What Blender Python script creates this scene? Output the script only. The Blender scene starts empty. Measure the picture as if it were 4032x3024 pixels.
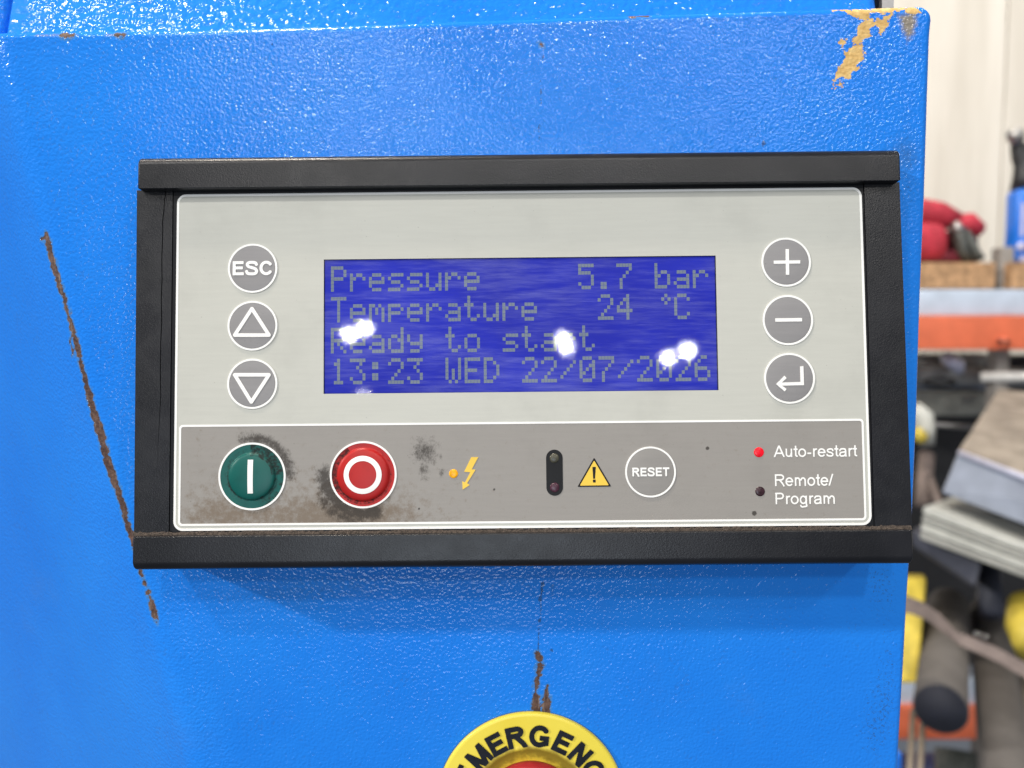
import bpy, bmesh, math, random
import numpy as np
from mathutils import Matrix, Vector
random.seed(7); rng = np.random.default_rng(7)
C = bpy.context.scene.collection
SC = bpy.context.scene
R = math.radians

# ------------------------------------------------------------------ camera
F_PX, CX, CY = 3028.0, 2016.0, 1512.0          # focal length in pixels of the 4032 px photograph
CAM = Vector((0.0, -0.2255, 1.35))
PITCH = R(4.0)
cam_d = bpy.data.cameras.new('camera'); cam = bpy.data.objects.new('camera', cam_d); C.objects.link(cam)
cam.location = CAM; cam.rotation_euler = (R(90) - PITCH, 0, 0)
cam_d.sensor_width = 36.0; cam_d.lens = 36.0 * F_PX / 4032.0
cam_d.clip_start = 0.005; cam_d.clip_end = 200
cam_d.dof.use_dof = True; cam_d.dof.focus_distance = 0.2245
cam_d.dof.aperture_fstop = cam_d.lens / 2.6     # 2.6 mm pupil
SC.camera = cam
MC = cam.rotation_euler.to_matrix()             # camera axes in the world

# ------------------------------------------------------------------ world, exposure
w = bpy.data.worlds.new('World'); SC.world = w; w.use_nodes = True
w.node_tree.nodes['Background'].inputs[0].default_value = (0.80, 0.87, 1.0, 1)
w.node_tree.nodes['Background'].inputs[1].default_value = 0.20
SC.view_settings.view_transform = 'Standard'; SC.view_settings.look = 'None'
SC.view_settings.exposure = -0.30; SC.view_settings.gamma = 1.0
SC.view_settings.use_curve_mapping = False
SC.cycles.max_bounces = 6; SC.cycles.use_denoising = True
SC.cycles.sample_clamp_indirect = 8.0

# frame of the control unit's face (measured): columns right, up, outward in camera axes
RL = Matrix(((0.99994, -0.00913, -0.00557), (0.00938, 0.99886, 0.04687), (0.00513, -0.04692, 0.99889)))
TL_ = Vector((0.002385, 0.0077, -0.225456))
ML = Matrix.Translation(CAM + MC @ TL_) @ (MC @ RL).to_4x4()
# frame of the cabinet's front sheet: upright, behind the unit
yaw = R(-0.32)
XB = Vector((math.cos(yaw), -math.sin(yaw), 0)); NB = Vector((math.sin(yaw), -math.cos(yaw), 0)); UB = Vector((0, 0, 1))
top_back = ML @ Vector((0, 0.0665, -0.0065))
MB = Matrix.Translation(top_back) @ Matrix((XB, UB, NB)).transposed().to_4x4()

def ray(px, py):
    return MC @ Vector(((px - CX) / F_PX, -(py - CY) / F_PX, -1.0))
def on(M, px, py, n=0.0):
    o = M.translation; N = M.col[2].xyz; d = ray(px, py)
    t = ((o + N * n) - CAM).dot(N) / d.dot(N)
    q = M.inverted() @ (CAM + d * t)
    return q.x, q.y
def L(px, py, n=0.0): return on(ML, px, py, n)
def B(px, py, n=0.0): return on(MB, px, py, n)
def W(px, py, depth): return CAM + ray(px, py) * depth
PXM = 0.2255 / F_PX                                # metres per photograph pixel at the unit's face

# ------------------------------------------------------------------ lamps of the hall
def ceiling_lamp(loc, target, radius, watts, col=(1.0, 0.97, 0.92)):
    d = bpy.data.lights.new('ceiling_lamp', 'AREA'); d.shape = 'DISK'; d.size = 2 * radius; d.energy = watts; d.color = col
    o = bpy.data.objects.new('ceiling_lamp', d); C.objects.link(o); o.location = loc
    o.rotation_euler = (Vector(target) - Vector(loc)).to_track_quat('-Z', 'Y').to_euler()
    return o
CEIL = 5.6
# far lamps that mirror in the display window
for px, py, r in ((1374, 1318, .15), (1436, 1293, .15), (2216, 1334, .13), (2230, 1368, .13), (2631, 1410, .13), (2706, 1382, .16), (1432, 1574, .16)):
    u, v = L(px, py); P = ML @ Vector((u, v, 0)); d = (P - CAM).normalized(); N = ML.col[2].xyz
    rd = d - 2 * d.dot(N) * N; t = (CEIL - P.z) / rd.z
    rr_ = r * t / 40.0; ceiling_lamp(P + rd * t, P, rr_, 1000 * math.pi ** 2 * rr_ ** 2)
for x, y, p in ((-2.6, -3.5, 105), (0.6, -5.6, 135), (3.8, -4.6, 85), (-2.2, -8.6, 145), (3.4, -9.0, 95), (-8.5, -3.6, 900)):
    ceiling_lamp((x, y, CEIL), (x * .3, 0, 1.3), 0.2, p * .86)
ceiling_lamp((-1.3, -.25, CEIL), (0, 0, 1.3), 0.2, 200, (1.0, .88, .74))
ceiling_lamp((1.7, 1.3, CEIL), (1.6, 2.6, 0.8), 0.2, 78)     # over the rack aisle
ceiling_lamp((3.4, 0.4, CEIL), (1.8, 2.6, 0.8), 0.2, 58)
# unseen low light, added behind the camera for the sheen on the lower paint
d = bpy.data.lights.new('low_sheen_light', 'AREA'); d.shape = 'RECTANGLE'; d.size = 2.4; d.size_y = 1.7; d.energy = 105; d.color = (.80, .90, 1.0)
o = bpy.data.objects.new('low_sheen_light', d); C.objects.link(o); o.location = (-.55, -6.5, .92); o.rotation_euler = (R(90), 0, 0)

# ------------------------------------------------------------------ materials
class NT:
    def __init__(s, name):
        s.m = bpy.data.materials.new(name); s.m.use_nodes = True; s.t = s.m.node_tree; s.n = s.t.nodes
        s.p = s.n['Principled BSDF']; s.tc = None
    def new(s, typ, **kw):
        n = s.n.new(typ)
        for k, v in kw.items(): setattr(n, k, v)
        return n
    def link(s, a, b): s.t.links.new(a, b)
    def co(s):
        if not s.tc: s.tc = s.new('ShaderNodeTexCoord')
        return s.tc.outputs['Object']
    def mapping(s, scale=(1, 1, 1), rot=(0, 0, 0)):
        m = s.new('ShaderNodeMapping'); m.inputs['Scale'].default_value = scale; m.inputs['Rotation'].default_value = rot
        s.link(s.co(), m.inputs['Vector']); return m.outputs['Vector']
    def noise(s, scale, detail=2, rough=.5, vec=None):
        n = s.new('ShaderNodeTexNoise'); n.inputs['Scale'].default_value = scale; n.inputs['Detail'].default_value = detail
        n.inputs['Roughness'].default_value = rough; s.link(vec or s.co(), n.inputs['Vector']); return n.outputs['Fac']
    def attr(s, name):
        n = s.new('ShaderNodeAttribute'); n.attribute_name = name; return n.outputs['Fac']
    def math(s, op, a, b=0.0, c=None):
        n = s.new('ShaderNodeMath', operation=op)
        for i, v in enumerate((a, b) if c is None else (a, b, c)):
            if isinstance(v, (int, float)): n.inputs[i].default_value = v
            else: s.link(v, n.inputs[i])
        return n.outputs[0]
    def ramp(s, x, a, b, lo=0.0, hi=1.0):
        n = s.new('ShaderNodeMapRange', interpolation_type='SMOOTHSTEP')
        s.link(x, n.inputs[0]); n.inputs[1].default_value = a; n.inputs[2].default_value = b
        n.inputs[3].default_value = lo; n.inputs[4].default_value = hi; return n.outputs[0]
    def mix(s, fac, a, b):
        n = s.new('ShaderNodeMix', data_type='RGBA')
        for i, v in ((0, fac), (6, a), (7, b)):
            if isinstance(v, (int, float)): n.inputs[i].default_value = v
            elif isinstance(v, tuple): n.inputs[i].default_value = (*v, 1)
            else: s.link(v, n.inputs[i])
        return n.outputs[2]
    def bump(s, h, dist, strength=1.0, normal=None):
        n = s.new('ShaderNodeBump'); n.inputs['Strength'].default_value = strength; n.inputs['Distance'].default_value = dist
        s.link(h, n.inputs['Height'])
        if normal: s.link(normal, n.inputs['Normal'])
        return n.outputs[0]
    def set(s, **kw):
        names = dict(color='Base Color', rough='Roughness', metal='Metallic', spec='Specular IOR Level', coat='Coat Weight',
                     coatr='Coat Roughness', normal='Normal', emit='Emission Color', emits='Emission Strength')
        for k, v in kw.items():
            i = s.p.inputs[names[k]]
            if isinstance(v, tuple): i.default_value = (*v, 1)
            elif isinstance(v, (int, float)): i.default_value = v
            else: s.link(v, i)
        return s
def srgb(r, g, b):
    f = lambda c: (c / 12.92 if c <= .04045 else ((c + .055) / 1.055) ** 2.4)
    return tuple(f(c / 255) for c in (r, g, b))

M = {}
def plain(name, color, rough=.5, metal=0.0, var=.12, scale=60.0, bump=0.0, bscale=400, **kw):
    t = NT(name); n = t.noise(scale, 4, .6)
    a = tuple(c * (1 - var) for c in color); b = tuple(min(1, c * (1 + var)) for c in color)
    t.set(color=t.mix(t.ramp(n, .3, .7), a, b), rough=rough, metal=metal, **kw)
    if bump: t.set(normal=t.bump(t.noise(bscale, 3), bump))
    M[name] = t.m; return t

def blue_paint(name, wear, bs=1050.0, amp=.00019, spec=.43):
    t = NT(name)
    vec = t.co()
    n1 = t.noise(bs, 1.0, .4); n2 = t.noise(bs * .45, 1, .5)
    h = t.math('ADD', n1, t.math('MULTIPLY', n2, .5))
    tone = t.noise(9, 5, .62)
    col = t.mix(t.ramp(tone, .3, .7), (.012, .205, .80), (.018, .245, .86))
    # fine dust in the dimples
    col = t.mix(t.math('MULTIPLY', t.ramp(t.math('MULTIPLY', n1, t.noise(90, 3, .6)), .16, .10), .18), col, (.05, .09, .16))
    dull = t.ramp(t.noise(22, 5, .7), .45, .75); rough = t.math('ADD', .13, t.math('MULTIPLY', dull, .13))
    col = t.mix(t.math('MULTIPLY', t.ramp(t.noise(30, 6, .72), .52, .80), .22), col, (.07, .20, .52))
    if wear:
        f1 = t.noise(900, 3, .6); f2 = t.noise(2600, 2, .6)
        rag = t.math('ADD', t.math('MULTIPLY', t.math('SUBTRACT', f1, .5), 1.1), t.math('MULTIPLY', t.math('SUBTRACT', f2, .5), .5))
        dirt_shade = t.attr('dirt_shade')
        dm = t.ramp(t.math('ADD', dirt_shade, t.math('ADD', t.math('MULTIPLY', t.math('SUBTRACT', .5, f1), 1.6), t.math('MULTIPLY', t.math('SUBTRACT', .5, f2), 1.4))), .62, .95)
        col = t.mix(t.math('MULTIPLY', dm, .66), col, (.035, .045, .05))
        grime_shade = t.ramp(t.math('ADD', t.attr('grime_shade'), t.math('MULTIPLY', t.math('SUBTRACT', f1, .5), .8)), .3, 1.0)
        col = t.mix(t.math('MULTIPLY', grime_shade, .55), col, (.06, .10, .13))
        och = t.math('ADD', t.attr('ochre'), t.math('MULTIPLY', rag, 2.3)); om = t.ramp(och, -.05, .12)
        ocol = t.mix(t.ramp(t.noise(500, 4, .6), .35, .7), (.62, .38, .12), (.80, .55, .22))
        st = t.ramp(t.math('ADD', t.attr('stain'), t.math('MULTIPLY', rag, 1.5)), -.3, 1.2)
        col = t.mix(t.math('MULTIPLY', st, .8), col, (.34, .25, .05))
        col = t.mix(om, col, ocol)
        ru = t.math('ADD', t.attr('rust'), rag)
        halo = t.ramp(ru, -.85, -.1); core = t.ramp(ru, -.06, .10)
        col = t.mix(t.math('MULTIPLY', halo, .5), col, (.10, .22, .28))
        rc = t.mix(t.ramp(t.noise(420, 5, .7), .35, .68), (.055, .027, .022), (.145, .082, .060))
        rc = t.mix(t.math('MULTIPLY', t.ramp(t.noise(300, 3, .6, t.mapping((4, .5, 1), (0, 0, R(15)))), .55, .75), .6), rc, (.34, .27, .22))
        col = t.mix(core, col, rc)
        bare = t.math('MAXIMUM', core, om)
        rough = t.math('ADD', rough, t.math('MULTIPLY', bare, .5))
        h = t.math('SUBTRACT', h, t.math('MULTIPLY', bare, .35))
    t.set(color=col, rough=rough, spec=spec, normal=t.bump(h, amp))
    M[name] = t.m
blue_paint('blue_paint', True)
blue_paint('blue_paint_upper', False, 480.0, .00045)

# unit plastics and print
def black(name, lo, hi, spec):
    t = NT(name); g = t.noise(2200, 2, .6)
    sc_ = t.ramp(t.noise(520, 4, .75, t.mapping((.6, 1.8, 1), (0, 0, R(35)))), .66, .76)
    dust = t.ramp(t.noise(2600, 3, .7), .72, .80)
    t.set(color=t.mix(t.math('MULTIPLY', t.math('MAXIMUM', sc_, dust), .35), t.mix(t.ramp(t.noise(45, 4), .3, .7), (.0085, .009, .0115), (.013, .0135, .017)), (.13, .125, .12)),
          rough=t.ramp(t.noise(120, 4, .6), .3, .7, lo, hi), spec=spec, normal=t.bump(g, .00005)); M[name] = t.m
black('black_plastic', .28, .38, .38); black('black_bar', .29, .35, .34)
plain('dusty_gap', (.055, .042, .034), .9, var=.5, scale=1500, bump=.0004, bscale=2500)
plain('black_margin', (.010, .0105, .013), .4, spec=.25)
def sheet(name, col, rough, streak, soot=False, metal=0.0, spec=.35):
    t = NT(name)
    s1 = t.noise(60, 5, .65, t.mapping((1, 14, 1))); s2 = t.noise(35, 5, .65); spk = t.noise(1500, 2, .5)
    a = tuple(c * (1 - streak) for c in col); b = tuple(c * (1 + streak) for c in col)
    c = t.mix(t.ramp(s1, .3, .7), a, b)
    c = t.mix(t.math('MULTIPLY', t.ramp(s2, .46, .78), .20), c, tuple(x * .55 for x in col))
    c = t.mix(t.math('MULTIPLY', t.ramp(spk, .73, .78), .45), c, (.08, .07, .06))
    if soot:
        st = t.attr('soot'); gr = t.noise(1500, 5, .8, t.mapping((1.25, .8, 1), (0, 0, R(-25)))); bl = t.noise(420, 4, .6)
        m = t.ramp(t.math('ADD', st, t.math('ADD', t.math('MULTIPLY', t.math('SUBTRACT', gr, .5), 1.1), t.math('MULTIPLY', t.math('SUBTRACT', bl, .5), 1.1))), .30, .98)
        c2 = t.mix(t.math('MULTIPLY', t.ramp(t.math('ADD', t.attr('stain'), t.math('ADD', t.math('MULTIPLY', t.math('SUBTRACT', bl, .5), 2.6), t.math('MULTIPLY', t.math('SUBTRACT', gr, .5), 1.4))), .2, 1.5), .7), c, (.15, .105, .065))
        c = t.mix(t.math('MULTIPLY', m, .84), c2, (.030, .024, .020))
    t.set(color=c, rough=rough, metal=metal, spec=spec, normal=t.bump(t.noise(2600, 2), .00002)); M[name] = t.m
sheet('label_grey', (.505, .507, .462), .36, .022, False, 0.0, .3)
sheet('band_grey', (.292, .276, .258), .42, .02, True, 0.0, .18)
sheet('white_print', (.88, .875, .85), .4, .02)
sheet('button_grey', (.255, .248, .252), .36, .03)
sheet('reset_grey', (.265, .252, .238), .4, .03)
plain('yellow_print', (.80, .52, .035), .38, var=.05)
plain('black_print', (.010, .010, .011), .4, spec=.15)
plain('sticker_black', (.010, .012, .018), .3, var=.3, scale=300)
def dome(name, col, dark):
    t = NT(name); d = t.attr('soot'); n = t.noise(700, 5, .75)
    m = t.ramp(t.math('ADD', d, t.math('MULTIPLY', t.math('SUBTRACT', n, .5), 1.7)), .35, .8)
    c = t.mix(t.math('MULTIPLY', t.ramp(t.noise(220, 4), .4, .7), .3), col, dark)
    t.set(color=t.mix(t.math('MULTIPLY', m, .88), c, (.012, .010, .010)), rough=t.math('ADD', .38, t.math('MULTIPLY', m, .4)), spec=.28); M[name] = t.m
dome('green_button', (.004, .095, .082), (.003, .05, .045)); dome('red_button', (.43, .014, .013), (.24, .009, .009))
plain('red_head', (.40, .022, .022), .32, var=.2, scale=120)
t = NT('yellow_plate'); n = t.noise(260, 5, .7); d = t.attr('soot')
c = t.mix(t.ramp(t.noise(40, 4), .3, .7), (.84, .66, .055), (.90, .74, .09))
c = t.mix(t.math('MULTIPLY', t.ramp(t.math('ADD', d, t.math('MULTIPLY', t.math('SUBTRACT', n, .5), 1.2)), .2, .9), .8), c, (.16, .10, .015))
c = t.mix(t.math('MULTIPLY', t.ramp(t.noise(1300, 3, .6), .71, .77), .6), c, (.10, .07, .03))
t.set(color=c, rough=.33); M['yellow_plate'] = t.m
def led(name, col, emit, s):
    t = NT(name); t.set(color=t.mix(t.ramp(t.noise(900, 3), .35, .65), tuple(c * .55 for c in col), col), rough=.25, spec=.3, emit=emit, emits=s); M[name] = t.m
led('lit_amber', (.8, .38, .005), (1, .42, .005), .40); led('lit_red', (.7, .008, .02), (1, .006, .025), .45)
led('dark_lens', (.05, .022, .03), (0, 0, 0), 0); led('dark_amber_lens', (.09, .085, .06), (0, 0, 0), 0); led('dark_red_lens', (.10, .035, .06), (0, 0, 0), 0)
# display: backlit blue glass behind a scuffed clear window
t = NT('display_blue'); n = t.noise(22, 4, .6)
t.set(color=t.mix(t.ramp(n, .35, .65), (.006, .014, .42), (.010, .025, .54)), rough=.5, spec=.2, emit=(.005, .014, .44), emits=.30); M['display_blue'] = t.m
t = NT('display_dot'); t.set(color=(.28, .335, .35), rough=.5, spec=.15, emit=(.26, .34, .38), emits=.10); M['display_dot'] = t.m
t = NT('window_clear'); out = t.n['Material Output']
a = t.noise(260, 6, .75, t.mapping((.25, 2.6, 1), (0, 0, R(-12)))); b = t.noise(160, 5, .7, t.mapping((.3, 3.2, 1), (0, 0, R(28)))); big = t.noise(38, 3, .6, t.mapping((.6, 1.6, 1), (0, 0, R(-8))))
scr = t.math('MULTIPLY', t.math('ADD', a, b), .5)
tr = t.new('ShaderNodeBsdfTransparent'); gl = t.new('ShaderNodeBsdfGlossy'); gl.inputs['Roughness'].default_value = .055; gl.distribution = 'BECKMANN'
df = t.new('ShaderNodeBsdfGlossy'); df.inputs['Roughness'].default_value = .42; df.inputs['Color'].default_value = (.9, .92, 1, 1)
t.link(t.bump(scr, .0002), df.inputs['Normal'])
haze = t.math('ADD', t.ramp(t.math('ADD', t.math('MULTIPLY', scr, .75), t.math('MULTIPLY', big, .35)), .47, .76, 0.0, .075), .003)
fr = t.new('ShaderNodeFresnel'); fr.inputs['IOR'].default_value = 1.49
m1 = t.new('ShaderNodeMixShader'); t.link(haze, m1.inputs[0]); t.link(tr.outputs[0], m1.inputs[1]); t.link(df.outputs[0], m1.inputs[2])
m2 = t.new('ShaderNodeMixShader'); t.link(fr.outputs[0], m2.inputs[0]); t.link(m1.outputs[0], m2.inputs[1]); t.link(gl.outputs[0], m2.inputs[2])
t.link(m2.outputs[0], out.inputs['Surface']); M['window_clear'] = t.m
# hall things
t = NT('wall_paint'); n = t.noise(1.6, 5, .6, t.mapping((5, 1, .5))); t.set(color=t.mix(t.ramp(n, .35, .7), (.62, .58, .51), (.74, .70, .63)), rough=.7); M['wall_paint'] = t.m
plain('rack_orange', (.66, .15, .07), .45, var=.12, scale=14); plain('rack_silver', (.52, .60, .72), .42, metal=.1, var=.10, scale=12)
plain('post_grey', (.27, .25, .23), .5); plain('chipboard', (.42, .25, .13), .8, var=.35, scale=70)
plain('red_fabric', (.44, .028, .05), .75, var=.2, scale=30); plain('dark_red_fabric', (.13, .010, .022), .8); plain('dark_strap', (.06, .065, .06), .5)
plain('blue_plastic', (.012, .17, .72), .3, var=.06); plain('pale_print', (.55, .55, .75), .5); plain('black_rubber', (.012, .012, .014), .45)
plain('wood_grey', (.26, .225, .185), .7, var=.28, scale=18); plain('steel_blue', (.34, .38, .47), .35, metal=.2, var=.15, scale=10); plain('steel_edge', (.62, .64, .80), .3, metal=.2)
plain('sheet_pale', (.43, .44, .41), .6, var=.14, scale=20); plain('sheet_dull', (.29, .295, .275), .6, var=.14, scale=20); plain('slate', (.055, .060, .085), .6)
plain('tube_card', (.10, .090, .083), .75, var=.12, scale=14); plain('hollow_shade', (.010, .012, .022), .8)
plain('strap_brown', (.19, .15, .135), .7, var=.2, scale=30); plain('yellow_case', (.55, .43, .06), .5, var=.25, scale=24); plain('shade_and_box_black', (.018, .018, .020), .6); plain('grey_green', (.30, .31, .28), .6)
plain('chrome', (.75, .74, .72), .16, metal=1.0, var=.04); plain('stick_wood', (.24, .20, .155), .7); plain('navy', (.018, .022, .07), .5); plain('highlight_white', (.80, .78, .74), .25)
plain('clutter_grey', (.33, .33, .32), .5, var=.3, scale=25); plain('zinc', (.38, .37, .36), .35, metal=.8)

# ------------------------------------------------------------------ mesh helpers
def mesh_obj(name, verts, faces, mat, parent=None, smooth=False, attrs=None):
    me = bpy.data.meshes.new(name); me.from_pydata([tuple(v) for v in verts], [], [tuple(f) for f in faces]); me.update()
    if smooth: me.polygons.foreach_set('use_smooth', [True] * len(me.polygons))
    if attrs:
        for k, v in attrs.items():
            a = me.attributes.new(k, 'FLOAT', 'POINT'); a.data.foreach_set('value', np.asarray(v, dtype=np.float32))
    me.materials.append(M[mat])
    o = bpy.data.objects.new(name, me); C.objects.link(o)
    if parent: o.parent = parent
    return o
def bm_obj(name, bm, mat, parent=None, smooth=False):
    bmesh.ops.recalc_face_normals(bm, faces=bm.faces)
    me = bpy.data.meshes.new(name); bm.to_mesh(me); bm.free()
    if smooth:
        me.polygons.foreach_set('use_smooth', [True] * len(me.polygons))
    me.materials.append(M[mat]); o = bpy.data.objects.new(name, me); C.objects.link(o)
    if parent: o.parent = parent
    return o
def tag(o, label, cat, group=None):
    o['label'] = label; o['category'] = cat
    if group: o['group'] = group
    return o
def empty(name, mat4, label, cat, group=None):
    o = bpy.data.objects.new(name, None); C.objects.link(o); o.empty_display_size = .02; o.matrix_world = mat4
    return tag(o, label, cat, group)
def box_bm(x0, x1, y0, y1, z0, z1):
    bm = bmesh.new(); v = [bm.verts.new((x, y, z)) for z in (z0, z1) for y in (y0, y1) for x in (x0, x1)]
    for f in ((0, 2, 3, 1), (4, 5, 7, 6), (0, 1, 5, 4), (2, 6, 7, 3), (0, 4, 6, 2), (1, 3, 7, 5)): bm.faces.new([v[i] for i in f])
    return bm
def bevel(bm, sel, off, seg=4):
    e = [e for e in bm.edges if sel(*(x.co for x in e.verts))]
    bmesh.ops.bevel(bm, geom=e, offset=off, segments=seg, profile=.5, affect='EDGES')
def poly_prism(name, pts, n0, n1, mat, parent=None, attrs=None):
    """flat polygon pts (u,v) with thickness from n0 to n1"""
    bm = bmesh.new(); a = [bm.verts.new((x, y, n1)) for x, y in pts]; b = [bm.verts.new((x, y, n0)) for x, y in pts]
    bm.faces.new(a); bm.faces.new(b[::-1]); k = len(pts)
    for i in range(k): bm.faces.new((a[i], b[i], b[(i + 1) % k], a[(i + 1) % k]))
    return bm_obj(name, bm, mat, parent)
def ring_prism(name, outer, inner, n0, n1, mat, parent=None):
    k = len(outer); V = [(x, y, n1) for x, y in outer] + [(x, y, n1) for x, y in inner] + [(x, y, n0) for x, y in outer] + [(x, y, n0) for x, y in inner]
    Fs = []
    for i in range(k):
        j = (i + 1) % k
        Fs += [(i, j, k + j, k + i), (2 * k + i, 2 * k + j, j, i), (k + i, k + j, 3 * k + j, 3 * k + i), (3 * k + i, 3 * k + j, 2 * k + j, 2 * k + i)]
    return mesh_obj(name, V, Fs, mat, parent)
def circle(cx, cy, r, n=72): return [(cx + r * math.cos(2 * math.pi * i / n), cy + r * math.sin(2 * math.pi * i / n)) for i in range(n)]
def rrect(x0, x1, y0, y1, r, n=8):
    out = []
    for cx, cy, a0 in ((x1 - r, y1 - r, 0), (x0 + r, y1 - r, 90), (x0 + r, y0 + r, 180), (x1 - r, y0 + r, 270)):
        out += [(cx + r * math.cos(R(a0 + 90 * i / n)), cy + r * math.sin(R(a0 + 90 * i / n))) for i in range(n + 1)]
    return out
def lathe(name, prof, mat, parent, n=96, loc=(0, 0, 0), smooth=True, attr=None):
    """prof: list of (radius, height); revolved about local z"""
    V = []; A = []
    for r, h in prof:
        for i in range(n):
            a = 2 * math.pi * i / n; V.append((loc[0] + r * math.cos(a), loc[1] + r * math.sin(a), loc[2] + h))
            if attr: A.append(attr(r, a))
    Fs = [(k * n + i, k * n + (i + 1) % n, (k + 1) * n + (i + 1) % n, (k + 1) * n + i) for k in range(len(prof) - 1) for i in range(n)]
    Fs.append(tuple((len(prof) - 1) * n + i for i in range(n)))
    return mesh_obj(name, V, Fs, mat, parent, smooth, {'soot': A} if attr else None)
def hexa(name, pts, mat, parent=None, bev=0.0):
    """8 points: front a b c d (counter-clockwise from lower left), back a b c d"""
    bm = bmesh.new(); v = [bm.verts.new(p) for p in pts]
    for f in ((0, 1, 2, 3), (7, 6, 5, 4), (0, 4, 5, 1), (1, 5, 6, 2), (2, 6, 7, 3), (3, 7, 4, 0)): bm.faces.new([v[i] for i in f])
    if bev: bmesh.ops.bevel(bm, geom=list(bm.edges), offset=bev, segments=3, profile=.5, affect='EDGES')
    return bm_obj(name, bm, mat, parent)
def tube(name, pts, rad, mat, parent=None, n=28, cap=True):
    pts = [Vector(p) for p in pts]; V = []; Fs = []
    rads = rad if isinstance(rad, (list, tuple)) else [rad] * len(pts)
    for k, p in enumerate(pts):
        d = (pts[min(k + 1, len(pts) - 1)] - pts[max(k - 1, 0)]).normalized()
        a = d.cross(Vector((0, 0, 1)) if abs(d.z) < .9 else Vector((1, 0, 0))).normalized(); b = d.cross(a)
        V += [p + (a * math.cos(2 * math.pi * i / n) + b * math.sin(2 * math.pi * i / n)) * rads[k] for i in range(n)]
    for k in range(len(pts) - 1):
        Fs += [(k * n + i, k * n + (i + 1) % n, (k + 1) * n + (i + 1) % n, (k + 1) * n + i) for i in range(n)]
    if cap: Fs += [tuple(range(n))[::-1], tuple((len(pts) - 1) * n + i for i in range(n))]
    return mesh_obj(name, V, Fs, mat, parent, True)
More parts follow.
